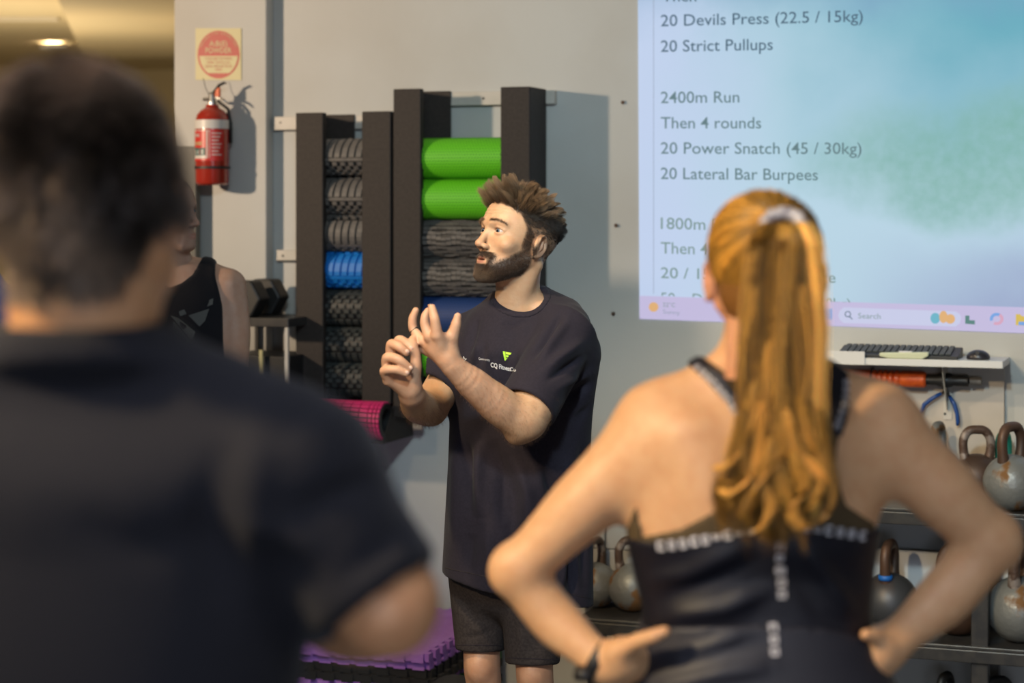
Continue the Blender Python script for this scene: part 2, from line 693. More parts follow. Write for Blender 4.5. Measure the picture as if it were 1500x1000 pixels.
M['rust_handle'] = mat('rusted_iron', (0.085, 0.050, 0.036), 0.5, 0.3, col2=(0.24, 0.20, 0.18), scale=24, detail=8, lo=0.52, hi=0.62, bump=0.3, bscale=80)
M['brown_iron'] = mat('brown_iron', (0.060, 0.036, 0.026), 0.5, 0.3, col2=(0.10, 0.05, 0.03), scale=8)
M['iron'] = mat('grey_iron', (0.06, 0.062, 0.07), 0.45, 0.4, col2=(0.10, 0.06, 0.045), scale=5, detail=7, lo=0.5, hi=0.7)
M['blue_tape'] = mat('blue_tape', (0.01, 0.12, 0.45), 0.5)


def wobj(mb, name, m, smooth=False, bevel=0.0, kind='structure'):
    o = mb.build(name, m, None, smooth, bevel, (WO[0], WO[1], 0), (0, 0, -TH))
    o['kind'] = kind
    return o


def wb(mb, name, m, parent, base, smooth=False, bevel=0.0):
    """mesh given in wall-frame coordinates, child of a wall thing standing at base"""
    return mb.build(name, m, parent, smooth, bevel, (-base[0], -base[1], -base[2]))


def wquad(mb, pix, off0, off1):
    """polygon of pixel points laid on the wall, thickened from off0 to off1"""
    n = len(pix)
    a = [WL(x, y, off0) for x, y in pix]
    b = [WL(x, y, off1) for x, y in pix]
    b = [(p[0], -off1, p[2]) for p in a]
    mb.add(a + b, [tuple(range(n)), tuple(range(2 * n - 1, n - 1, -1))] + [(i, n + i, n + (i + 1) % n, (i + 1) % n) for i in range(n)])
    return mb


def wtext(s, x0, y0, x1, y1, cap, off, parent, base, name, m, bold=0.0, clip_y=None, thick=0.0015):
    co, fs = text_mesh(s, bold)
    w = co[:, 0].max() - co[:, 0].min()
    u = (co[:, 0] - co[:, 0].min()) / w
    vs = []
    for i in range(len(co)):
        px = x0 + u[i] * (x1 - x0)
        py = y0 + u[i] * (y1 - y0) - co[i, 1] / CAP * cap
        if clip_y is not None:
            py = min(py, clip_y(px))
        vs.append(WL(px, py, off))
    # one mesh per word
    words = s.split(' ')
    ends = [text_mesh(' '.join(words[:wi + 1]), bold)[0][:, 0].max() for wi in range(len(words) - 1)] + [1e9]
    groups = [[] for _ in words]
    for f_ in fs:
        cx_ = min(co[i, 0] for i in f_)
        wi = 0
        while cx_ > ends[wi] + 1e-4:
            wi += 1
        groups[wi].append(f_)
    o = None
    for g_ in groups:
        if not g_:
            continue
        ids = sorted({i for f_ in g_ for i in f_})
        re_ = {i: k for k, i in enumerate(ids)}
        o = wb(MB().add([vs[i] for i in ids], [tuple(re_[i] for i in f_) for f_ in g_]), name, m, parent, base)
    return o


sL = WL(255, 100, 0.06)[0]
sJ = WL(390, 100, 0.06)[0]
HC = 3.35
wobj(MB().box((sJ - 0.4, 0, 0), (4.9, 0.12, HC)), 'wall_back', M['wall'])
wobj(MB().box((sL, -0.06, 0), (sJ, 0.0, HC)), 'wall_back.001', M['wall'], bevel=0.004)
wobj(MB().box((-6.0, -9.6, -0.1), (4.9, 7.2, 0)), 'floor', M['floor'])
wobj(MB().box((-4.4, -9.6, HC), (4.9, 0.12, HC + 0.1)), 'ceiling', M['ceil'])
wobj(MB().box((4.9, -9.6, 0), (5.02, 0.12, HC)), 'wall_right', M['wall'])
wobj(MB().box((-4.5, -9.6, 0), (-4.4, 0.0, HC)), 'wall_left', M['wall'])
wobj(MB().box((-4.4, -9.7, 0), (4.9, -9.6, HC)), 'wall_front', M['wall'])
# room behind, seen past the left end of the wall
wobj(MB().box((-6.0, 7.2, 0), (0.2, 7.3, 2.9)), 'wall_far', M['far'])
wobj(MB().box((sL + 0.02, 0.12, 0), (sL + 0.12, 7.2, 2.9)), 'wall_passage', M['far'])
wobj(MB().box((-6.1, -0.0, 0), (-6.0, 7.2, 2.9)), 'wall_far_left', M['far'])
wobj(MB().box((-6.0, 0.0, 2.7), (sL + 0.1, 7.2, 2.9)), 'ceiling.001', M['far'])
wobj(MB().box((-4.4, -0.06, 2.9), (sL, 0.06, HC)), 'wall_back.002', M['wall'])
bk = MB()
e1 = P(83, -6, 0.97 * F / 306)
e2 = P(117, 58, 0.97 * F / 242)
bk.prism([(e1[0], e1[1]), (e1[0] + 1.5, e1[1] - 0.2), (e2[0] + 2.2, e2[1] + 1.0), (e2[0] - 0.3, e2[1] + 1.5)], 2.62, 2.72)
struct(bk.build('trim_1', M['far']))
tr = MB()
p1 = P(-20, 24, 11.1)
p2 = P(96, 22, 11.3)
tr.box((p1[0], p1[1], 2.68), (p2[0], p1[1] + 0.06, 2.72))
struct(tr.build('trim_2', M['ceil']))
dl = thing('downlight', 'small round recessed downlight glowing in the ceiling of the back room', 'ceiling light', tuple(P(78, 68, 12.9)))
MB().lathe([(0.05, -0.02), (0.085, -0.02), (0.09, 0.0), (0.05, 0.0)], 24).build('rim', M['white'], dl)
MB().lathe([(0.0, -0.012), (0.055, -0.012), (0.055, 0.0)], 24).build('lamp_lens', mat('lamp_glow', (1, 1, 1), 0.5, emit=(1.0, 0.80, 0.50), estr=30), dl)
light('back_room_fill', 'POINT', WW((-3.4, 2.6, 1.5)), 85, (1.0, 0.80, 0.52), 0.2)  # bare point light added to brighten the back room's ceiling and bulkhead

# small chips and screw marks in the paint
for i, (x, y) in enumerate([(903, 330), (899, 459), (913, 150), (648, 182)]):
    mk = MB()
    c = WL(x, y, 0.0)
    mk.lathe([(0.0, -0.001), (0.006, -0.001), (0.0065, 0.004)], 8, axis=1)
    mk.v = [(a + c[0], -b + c[1] - 0.003, d + c[2]) for a, b, d in mk.v]
    o = wobj(mk, 'wall_plug', M['brown_iron'], kind='thing')
    tag(o, ['small rusty screw hole in the wall left of the projection, upper', 'small rusty screw hole in the wall left of the projection, lower',
            'tiny dark mark high on the wall between tall rack and projection', 'tiny screw mark above the top green roller'][i], 'screw hole')

# dark grey upright panel
pb = WL(250, 900, 0.12)
pt = wthing('upright_panel', 'dark grey upright panel standing below and left of the fire extinguisher', 'panel', (pb[0], pb[1], 0))
pl = WL(215, 215, 0.12)
pr = WL(287, 215, 0.12)
wb(MB().box((pl[0], -0.12, 0.0), (pr[0], -0.085, pl[2])), 'panel_board', M['grey_panel'], pt, (pb[0], pb[1], 0), bevel=0.004)
wb(MB().box((pl[0] + 0.02, -0.24, 0.0), (pr[0] - 0.02, -0.065, 0.03)), 'foot', M['grey_panel'], pt, (pb[0], pb[1], 0))

# ================================================================== projected screen
em = bpy.data.materials.new('projected_image')
em.use_nodes = True
nt = em.node_tree
bs = nt.nodes['Principled BSDF']
bs.inputs['Base Color'].default_value = (0.02, 0.02, 0.02, 1)
bs.inputs['Roughness'].default_value = 0.9
tc = nt.nodes.new('ShaderNodeTexCoord')
sep = nt.nodes.new('ShaderNodeSeparateXYZ')
nt.links.new(tc.outputs['Object'], sep.inputs[0])


def nmath(op, a, b=None, c=None):
    n = nt.nodes.new('ShaderNodeMath')
    n.operation = op
    for i, v in enumerate((a, b, c)):
        if v is None:
            continue
        if isinstance(v, (int, float)):
            n.inputs[i].default_value = v
        else:
            nt.links.new(v, n.inputs[i])
    return n.outputs[0]


def nmr(v, a, b, smooth=True):
    n = nt.nodes.new('ShaderNodeMapRange')
    n.interpolation_type = 'SMOOTHSTEP' if smooth else 'LINEAR'
    n.inputs[1].default_value = a
    n.inputs[2].default_value = b
    nt.links.new(v, n.inputs[0])
    return n.outputs[0]


def nmix(f, a, b):
    n = nt.nodes.new('ShaderNodeMix')
    n.data_type = 'RGBA'
    nt.links.new(f, n.inputs['Factor'])
    for k, v in (('A', a), ('B', b)):
        if isinstance(v, tuple):
            n.inputs[k].default_value = (*v, 1)
        else:
            nt.links.new(v, n.inputs[k])
    return n.outputs['Result']


def lin(r, g, b):
    f = lambda c: (c / 255 / 12.92) if c / 255 <= 0.04045 else ((c / 255 + 0.055) / 1.055) ** 2.4
    return (f(r), f(g), f(b))


sn = nt.nodes.new('ShaderNodeTexNoise')
sn.inputs['Scale'].default_value = 3.0
sn.inputs['Detail'].default_value = 6
nt.links.new(tc.outputs['Object'], sn.inputs['Vector'])
wob = nmath('MULTIPLY', nmath('SUBTRACT', sn.outputs[0], 0.5), 0.35)
sx = nmath('ADD', sep.outputs[0], wob)
sz = nmath('ADD', sep.outputs[2], wob)
a0 = WL(937, 300)[0]
a1 = WL(1500, 300)[0]
zt = WL(1200, 0)[2]
zb = WL(1200, 470)[2]
col = nmix(nmr(sx, a0, a0 + 0.42 * (a1 - a0)), lin(188, 204, 232), lin(180, 208, 224))
# upper right cyan
f1 = nmath('MULTIPLY', nmr(sx, a0 + 0.0 * (a1 - a0), a1), nmr(sz, zb + 0.25 * (zt - zb), zt))
col = nmix(f1, col, lin(96, 166, 184))
f1b = nmath('MULTIPLY', nmr(sz, zt - 0.12, zt + 0.1), nmath('ADD', nmath('MULTIPLY', nmr(sx, a0, a1), 0.6), 0.4))
col = nmix(f1b, col, lin(120, 160, 190))
# green mist band in the middle right
dx = nmath('DIVIDE', nmath('SUBTRACT', sx, a1 + 0.02), 0.85)
dz = nmath('DIVIDE', nmath('SUBTRACT', sz, zb + 0.50 * (zt - zb)), 0.27)
rr = nmath('ADD', nmath('MULTIPLY', dx, dx), nmath('MULTIPLY', dz, dz))
f2 = nmath('SUBTRACT', 1.0, nmr(rr, 0.1, 1.0))
sn2 = nt.nodes.new('ShaderNodeTexNoise')
sn2.inputs['Scale'].default_value = 26.0
sn2.inputs['Detail'].default_value = 5
nt.links.new(tc.outputs['Object'], sn2.inputs['Vector'])
f2 = nmath('MULTIPLY', f2, nmath('ADD', 0.60, nmath('MULTIPLY', nmath('SUBTRACT', sn2.outputs[0], 0.5), 0.6)))
col = nmix(f2, col, lin(112, 168, 152))
# violet low right
f3 = nmath('MULTIPLY', nmr(sx, a0 + 0.4 * (a1 - a0), a1), nmath('SUBTRACT', 1.0, nmr(sz, zb, zb + 0.36 * (zt - zb))))
col = nmix(f3, col, lin(150, 164, 198))
nt.links.new(col, bs.inputs['Emission Color'])
bs.inputs['Emission Strength'].default_value = 0.88
M['screen'] = em


def flat_emit(name, rgb, s=0.84):
    return mat(name, (0.02, 0.02, 0.02), 0.9, emit=lin(*rgb), estr=s, spec=0.1)


M['ink'] = flat_emit('projected_ink', (84, 112, 132), 0.72)
M['ink2'] = flat_emit('projected_ink_pale', (106, 134, 140), 0.76)
M['ink3'] = flat_emit('projected_ink_faint', (132, 158, 156), 0.76)
M['bar'] = flat_emit('projected_bar', (196, 188, 222))
M['pill'] = flat_emit('projected_pill', (200, 204, 232))
M['p_orange'] = flat_emit('projected_orange', (224, 176, 120))
M['p_blue'] = flat_emit('projected_blue', (120, 165, 225))
M['p_teal'] = flat_emit('projected_teal', (110, 180, 200))
M['p_green'] = flat_emit('projected_green', (90, 132, 128))
M['p_grey'] = flat_emit('projected_grey', (150, 160, 180))
M['p_pink'] = flat_emit('projected_pink', (214, 165, 190))
M['p_yellow'] = flat_emit('projected_yellow', (214, 186, 90))

sb = WL(937, 467, 0.0)
scr = wthing('projected_screen', 'large projected workout list in pale blue and green on the wall', 'projection', sb)
q = MB()
wquad(q, [(934, -140), (937, 467), (1500, 488), (1780, 499), (1780, -140)], 0.001, 0.003)
wb(q, 'picture', M['screen'], scr, sb)
q = MB()
wquad(q, [(937, 433), (937, 467), (1500, 488), (1780, 499), (1780, 456), (1500, 450)], 0.003, 0.004)
wb(q, 'task_bar', M['bar'], scr, sb)
q = MB()
wquad(q, [(957, -140), (957, 430), (957.8, 430), (957.8, -140)], 0.003, 0.0035)
wb(q, 'margin_line', M['p_grey'], scr, sb)
q = MB()
pill = [(1236, 450), (1230, 455), (1228, 462), (1230, 468), (1236, 473), (1400, 478), (1406, 473), (1408, 466), (1406, 460), (1400, 456)]
wquad(q, pill, 0.004, 0.005)
wb(q, 'search_box', M['pill'], scr, sb)


def pring(cx, cy, r0, r1, n=20, a0=0.0, a1=360.0):
    out = [(cx + r1 * math.cos(math.radians(a0 + (a1 - a0) * i / n)), cy - r1 * math.sin(math.radians(a0 + (a1 - a0) * i / n))) for i in range(n + 1)]
    inn = [(cx + r0 * math.cos(math.radians(a0 + (a1 - a0) * i / n)), cy - r0 * math.sin(math.radians(a0 + (a1 - a0) * i / n))) for i in range(n + 1)]
    return out, inn


def wring(mb, cx, cy, rx, ry, t, off, n=28, a0=0, a1=360):
    for i in range(n):
        A = math.radians(a0 + (a1 - a0) * i / n)
        B = math.radians(a0 + (a1 - a0) * (i + 1) / n)
        pts = [(cx + rx * math.cos(A), cy - ry * math.sin(A)), (cx + rx * math.cos(B), cy - ry * math.sin(B)),
               (cx + (rx - t) * math.cos(B), cy - (ry - t) * math.sin(B)), (cx + (rx - t) * math.cos(A), cy - (ry - t) * math.sin(A))]
        mb.add([WL(x, y, off) for x, y in pts], [(0, 1, 2, 3)])
    return mb


def wdisc(mb, cx, cy, rx, ry, off0, off1, n=28, a0=0, a1=360):
    pts = [(cx + rx * math.cos(math.radians(a0 + (a1 - a0) * i / n)), cy - ry * math.sin(math.radians(a0 + (a1 - a0) * i / n))) for i in range(n)]
    return wquad(mb, pts, off0, off1)


q = wring(MB(), 1242, 460, 4.6, 4.6, 1.3, 0.006)
q2 = [(1245, 463), (1249, 467), (1248, 468), (1244, 464)]
q.add([WL(x, y, 0.006) for x, y in q2], [(0, 1, 2, 3)])
wb(q, 'search_icon', M['ink'], scr, sb)
wb(wdisc(MB(), 957.5, 449.5, 7, 7, 0.004, 0.005), 'weather_icon', M['p_orange'], scr, sb)
wb(wquad(MB(), [(1202, 452), (1202, 467), (1219, 468), (1219, 452)], 0.004, 0.005), 'menu_icon', M['p_blue'], scr, sb)
wb(wdisc(MB(), 1370, 466, 7, 8, 0.005, 0.006), 'picture_icon', M['p_teal'], scr, sb)
wb(wdisc(MB(), 1382, 464, 6, 9, 0.006, 0.007), 'picture_icon', M['p_orange'], scr, sb)
wb(wdisc(MB(), 1392, 467, 7, 7, 0.007, 0.008), 'picture_icon', M['p_orange'], scr, sb)
wb(wquad(MB(), [(1414, 462), (1414, 474), (1428, 475), (1428, 469), (1420, 469), (1420, 462)], 0.005, 0.006), 'window_icon', M['p_green'], scr, sb)
q = wring(MB(), 1460, 467, 10, 9, 4.5, 0.006, a0=60, a1=200)
wb(q, 'swirl_icon', M['p_blue'], scr, sb)
q = wring(MB(), 1460, 467, 10, 9, 4.5, 0.006, a0=240, a1=420)
wb(q, 'swirl_icon', M['p_pink'], scr, sb)
wb(wquad(MB(), [(1488, 460), (1488, 476), (1500, 477), (1504, 477), (1504, 463), (1497, 463), (1494, 460)], 0.005, 0.006), 'folder_icon', M['p_yellow'], scr, sb)
wb(wquad(MB(), [(1492, 471), (1492, 476), (1508, 477), (1508, 471)], 0.006, 0.007), 'folder_icon', M['p_blue'], scr, sb)

LINES = [
    ('Then', 970, 2, 1020, 2, 16, 'ink', None),
    ('20 Devils Press (22.5 / 15kg)', 968, 38.5, 1264, 31.5, 17, 'ink', None),
    ('20 Strict Pullups', 968, 76, 1132, 73, 17, 'ink', None),
    ('2400m Run', 968, 151, 1083, 150, 17, 'ink2', None),
    ('Then 4 rounds', 968, 188, 1115, 188, 17, 'ink2', None),
    ('20 Power Snatch (45 / 30kg)', 968, 225, 1262, 225.5, 17, 'ink2', None),
    ('20 Lateral Bar Burpees', 968, 262, 1198, 264, 17, 'ink2', None),
    ('1800m Run', 968, 335, 1082, 338, 17, 'ink3', None),
    ('Then 4 rounds', 968, 371, 1114, 375, 17, 'ink3', None),
    ('20 / 15 Cal Assault Bike', 968, 407, 1224, 414, 16, 'ink3', None),
    ('50m Dumbbell Lunge (2x20kg)', 968, 443, 1246, 452, 15, 'ink3', lambda x: 433 + (x - 968) * 0.035),
]
for s, x0, y0, x1, y1, cap, mk_, clip in LINES:
    wtext(s, x0, y0, x1, y1, cap, 0.0055, scr, sb, 'word', M[mk_], 0.004, clip)
wtext('22\u00b0C', 971, 449, 989, 449.5, 6, 0.006, scr, sb, 'word', M['ink3'])
wtext('Sunny', 971, 459, 996, 461, 6, 0.006, scr, sb, 'word', M['p_grey'])
wtext('Search', 1257, 466, 1290, 467, 8, 0.006, scr, sb, 'word', M['ink3'])

# ================================================================== extinguisher sign
gb = WL(320, 117, 0.06)
sg = wthing('extinguisher_sign', 'square cream sign with red disc reading A:B(E) POWDER above the extinguisher', 'sign', gb)
wb(wquad(MB(), [(287, 41.5), (287, 117), (354, 117.5), (354, 41.5)], 0.0601, 0.063), 'plate', M['sign_cream'], sg, gb)
wb(wdisc(MB(), 320.3, 80, 30.8, 35, 0.063, 0.0635, 48), 'disc', M['sign_red'], sg, gb)
pts = []
for i in range(11):
    y = 82 + (107 - 82) * i / 10
    w = (28.0) * math.sqrt(max(0, 1 - ((y - 80) / 32.2) ** 2))
    pts.append((w, y))
poly = [(320.3 - w, y) for w, y in pts] + [(320.3 + w, y) for w, y in reversed(pts)]
wb(wquad(MB(), poly, 0.0636, 0.0641), 'text_field', M['sign_cream'], sg, gb)
wtext('A:B(E)', 306.5, 67.5, 333, 67.5, 7.6, 0.0643, sg, gb, 'lettering', M['sign_cream'], 0.005)
wtext('POWDER', 301, 77.5, 339, 77.5, 7.8, 0.0643, sg, gb, 'lettering', M['sign_cream'], 0.005)
for s, w, y in (('TO BE USED FOR WOOD,', 40, 87.5), ('PAPER, TEXTILE, OIL,', 34, 93), ('LIQUID, AND ELECTRICAL', 40, 98.6), ('FIRES', 10, 103.8)):
    wtext(s, 320.3 - w / 2, y, 320.3 + w / 2, y, 3.6, 0.0646, sg, gb, 'lettering', M['sign_red'], 0.0)
# curved line of text round the rim
arc = 'PORTABLE FIRE EXTINGUISHER'
mb = MB()
for i, ch in enumerate(arc):
    if ch == ' ':
        continue
    co, fs = text_mesh(ch)
    cxm = (co[:, 0].max() + co[:, 0].min()) / 2
    an = math.radians(158 - i * (136 / (len(arc) - 1)))
    vs = []
    for c_ in co:
        u = (c_[0] - cxm) * 3.6
        v = c_[1] * 3.6
        R0 = 0.865 + v / 33
        X_ = 320.3 + 30.8 * R0 * math.cos(an) + u * math.sin(an)
        Y_ = 80 - 35 * R0 * math.sin(an) + u * math.cos(an)
        vs.append(WL(X_, Y_, 0.0643))
    mb.add(vs, fs)
wb(mb, 'lettering', M['sign_cream'], sg, gb)

# ================================================================== fire extinguisher
cc0 = WL(311, 271, 0.145)
ex = wthing('fire_extinguisher', 'red fire extinguisher with white band hanging on the wall under its sign', 'fire extinguisher', cc0)
ztop = WL(311, 160, 0.145)[2] - cc0[2]
zb1 = WL(311, 189, 0.145)[2] - cc0[2]
zb2 = WL(311, 176, 0.145)[2] - cc0[2]
r = 0.060
MB().lathe([(0.0, 0.0), (r - 0.01, 0.0), (r - 0.002, 0.006), (r, 0.014), (r, ztop - 0.045), (r * 0.93, ztop - 0.022), (r * 0.7, ztop - 0.004), (0.025, ztop + 0.006), (0.022, ztop + 0.016)], 40).build('cylinder', M['red'], ex, 'auto')


def arcband(mb, rr_, z0, z1, a0, a1, n=20):
    vs, fs = [], []
    for i in range(n + 1):
        a = math.radians(a0 + (a1 - a0) * i / n)
        x, y = rr_ * math.sin(a), -rr_ * math.cos(a)
        vs += [(x, y, z0), (x, y, z1)]
    for i in range(n):
        fs.append((2 * i, 2 * i + 2, 2 * i + 3, 2 * i + 1))
    return mb.add(vs, fs)


arcband(MB(), r + 0.0008, zb1, zb2, -180, 180, 48).build('band', M['label_white'], ex, True)
zz = lambda py: WL(311, py, 0.145)[2] - cc0[2]
arcband(MB(), r + 0.0009, zz(236), zz(190.5), -66, 68, 24).build('label', M['label_red'], ex, True)
mb = MB()
arcband(mb, r + 0.0014, zz(232.6), zz(231.4), -55, 10)
arcband(mb, r + 0.0014, zz(192.2), zz(191.2), -55, 20)
arcband(mb, r + 0.0014, zz(232), zz(192), 8, 13, 3)
arcband(mb, r + 0.0014, zz(232), zz(192), 18, 20, 3)
arcband(mb, r + 0.0014, zz(232), zz(215.5), -52, -49, 3)
arcband(mb, r + 0.0014, zz(232), zz(227.5), -52, 6, 8)
for i in range(7):
    arcband(mb, r + 0.0014, zz(196.6 + i * 5.2), zz(195 + i * 5.2), 26, 60 - (i % 3) * 5, 6)
mb.build('label_print', M['label_white'], ex, True)
mb = MB()
arcband(mb, r + 0.0018, zz(228), zz(217), -46, -18, 6)
arcband(mb, r + 0.0018, zz(228), zz(217), -15, 5, 6)
mb.build('pictogram', M['teal_ink'], ex, True)


def cyl_text(s, a0, a1, py, cap, name, m):
    co, fs = text_mesh(s, 0.015)
    w = co[:, 0].max() - co[:, 0].min()
    mb = MB()
    vs = []
    for c_ in co:
        a = math.radians(a0 + (a1 - a0) * (c_[0] - co[:, 0].min()) / w)
        vs.append(((r + 0.002) * math.sin(a), -(r + 0.002) * math.cos(a), zz(py) + c_[1] / CAP * cap))
    mb.add(vs, fs)
    return mb.build(name, m, ex)


cyl_text('FIRE', -46, -18, 201, 0.011, 'lettering', M['label_white'])
cyl_text('ABE 9kg'[:3], -48, -6, 213, 0.012, 'lettering', M['sign_cream'])
cyl_text('A B', -44, -20, 226, 0.014, 'lettering', M['label_white'])
cyl_text('E', -10, -1, 226, 0.014, 'lettering', M['label_white'])
MB().lathe([(r + 0.0012, zz(247.5)), (r + 0.003, zz(247)), (r + 0.003, zz(244)), (r + 0.0012, zz(243.5))], 40).build('strap', M['black'], ex)
mb = MB().lathe([(0.014, ztop + 0.012), (0.016, ztop + 0.02), (0.013, ztop + 0.028), (0.013, ztop + 0.05), (0.009, ztop + 0.06)], 20)
mb.tube([(-0.004, 0, ztop + 0.035), (-0.034, -0.004, ztop + 0.036)], [0.008, 0.006], 10)
mb.build('valve', M['steel'], ex, 'auto')
mb = MB()
mb.tube([(-0.004, 0, ztop + 0.05), (0.012, 0, ztop + 0.066), (0.028, 0, ztop + 0.085), (0.048, 0, ztop + 0.093), (0.056, 0, ztop + 0.090)], [0.008, 0.009, 0.009, 0.008, 0.004], 10, flat=0.55)
mb.build('squeeze_lever', M['black'], ex, True)
mb = MB()
mb.tube([(0.0, 0, ztop + 0.040), (0.022, 0, ztop + 0.042), (0.045, 0, ztop + 0.033), (0.062, 0, ztop + 0.020)], [0.007, 0.009, 0.008, 0.005], 10, flat=0.5)
mb.build('carry_handle', M['steel'], ex, True)
MB().box((0.014, -0.006, ztop + 0.044), (0.031, 0.006, ztop + 0.076)).build('safety_tab', M['orange'], ex, bevel=0.002)
MB().tube([(-0.010, -0.004, ztop + 0.05), (-0.024, -0.004, ztop + 0.075), (-0.034, -0.004, ztop + 0.11)], 0.0012, 6).build('seal_wire', M['dark'], ex)
MB().box((-0.03, 0.055, ztop * 0.55), (0.03, 0.085, ztop * 0.75)).build('bracket', M['dark'], ex)
MB().tube([(0.02, 0, ztop + 0.03), (0.055, 0.015, ztop + 0.0), (0.062, 0.02, ztop - 0.05), (0.062, 0.02, ztop - 0.12)], 0.006, 8).build('hose', M['black'], ex, True)

# ================================================================== foam roller racks
HF = 0.20     # how far the front flanges stand off the wall


def flange(px0, px1, ytop, ybot, side, back=24):
    """one C-shaped upright; side -1: outer plate on the left, +1: on the right"""
    x0 = WL(px0, ytop, HF)[0]
    x1 = WL(px1, ytop, HF)[0]
    z1 = WL((px0 + px1) / 2, ytop, HF)[2]
    z0 = WL((px0 + px1) / 2, ybot, HF)[2]
    mb = MB()
    t = 0.006
    mb.box((x0, -HF, z0), (x1, -HF + t, z1))
    xs = (x0, x0 + t) if side < 0 else (x1 - t, x1)
    mb.box((xs[0], -HF + t, z0), (xs[1], -0.03, z1))
    if side < 0:
        mb.box((x0 + t, -0.036, z0), (x1 + 0.045, -0.030, z1 - 0.0))
    else:
        mb.box((x0, -0.036, z0), (x1 - t, -0.030, z1))
    xi = (x1 - t, x1) if side < 0 else (x0, x0 + t)
    mb.box((xi[0], -HF + t, z0), (xi[1], -HF + 0.03, z1))
    return mb


def rack(name, label, ups, rails, tray, ybot):
    base = WL(ups[0][0], ybot, HF)
    base = (base[0], 0, base[2])
    t = wthing(name, label, 'roller rack', base, 'wall racks for foam rollers')
    for a in ups:
        wb(flange(*a), 'upright', M['rack'], t, base, bevel=0.003)
    for (x0, x1, y0, y1) in rails:
        A = WL(x0, y0, 0.03)
        B = WL(x1, y1, 0.03)
        wb(MB().box((A[0], -0.030, B[2]), (B[0], -0.0, A[2])), 'rail', M['rail'], t, base, bevel=0.002)
    mb = MB()
    for (x0, x1, y0, y1) in rails:
        for k in range(3):
            xx = x0 + (x1 - x0) * (0.06 + 0.42 * k)
            c_ = WL(xx, (y0 + y1) / 2, 0.031)
            m2 = MB().lathe([(0.0, 0.0), (0.0045, 0.0), (0.005, 0.003)], 10, axis=1)
            m2.v = [(p[0] + c_[0], p[1] + c_[1], p[2] + c_[2]) for p in m2.v]
            wb(m2, 'screw', M['dark'], t, base)
    if tray:
        x0, x1, y0, y1 = tray
        A = WL(x0, y0, HF)
        B = WL(x1, y1, HF)
        mb = MB()
        mb.box((A[0], -HF - 0.02, B[2]), (B[0], -0.03, B[2] + 0.006))
        mb.add([(B[0] - 0.005, -HF - 0.10, B[2]), (B[0], -HF - 0.10, B[2]), (B[0], -0.03, B[2]), (B[0] - 0.005, -0.03, B[2]),
                (B[0] - 0.005, -HF, B[2] + 0.12), (B[0], -HF, B[2] + 0.12), (B[0], -0.03, B[2] + 0.14), (B[0] - 0.005, -0.03, B[2] + 0.14)],
               [(0, 3, 2, 1), (4, 5, 6, 7), (0, 1, 5, 4), (1, 2, 6, 5), (2, 3, 7, 6), (3, 0, 4, 7)])
        mb.box((A[0], -HF - 0.10, B[2]), (B[0], -HF - 0.02, B[2] + 0.006))
        wb(mb, 'tray', M['rack'], t, base, bevel=0.002)
    return t


rack('roller_rack', 'shorter dark dispenser rack with narrow opening, holding the textured rollers', [(433, 473, 165, 585, -1), (530, 572, 163, 590, 1)],
     [(400, 574, 171, 188), (405, 560, 366, 383)], (437, 577, 590, 646), 646)
rack('roller_rack', 'taller dark dispenser rack on the wall right behind the instructor', [(576, 616, 130, 612, -1), (733, 776, 127, 700, 1)],
     [(612, 812, 136, 152)], None, 700)
sl = WL(783, 268, HF - 0.05)


def cylpatch(mb, x0, x1, a0, a1, r0, r1, n=3, skew=0.0):
    """raised block on a roller, angles in degrees (0 faces the room, + up)"""
    vs, fs = [], []
    for i in range(n + 1):
        t = i / n
        a = math.radians(a0 + (a1 - a0) * t)
        sk = skew * (a1 - a0) * t
        ca, sa = -math.cos(a), math.sin(a)
        ins = 0.0012
        vs += [(x0 + sk, r0 * ca, r0 * sa), (x1 + sk, r0 * ca, r0 * sa), (x1 + sk - ins, r1 * ca, r1 * sa), (x0 + sk + ins, r1 * ca, r1 * sa)]
    for i in range(n):
        b = i * 4
        for k in range(4):
            if k == 0:
                continue
            k2 = (k + 1) % 4
            fs.append((b + k, b + 4 + k, b + 4 + k2, b + k2))
    fs.append((0, 1, 2, 3))
    b = n * 4
    fs.append((b + 3, b + 2, b + 1, b))
    return mb.add(vs, fs)


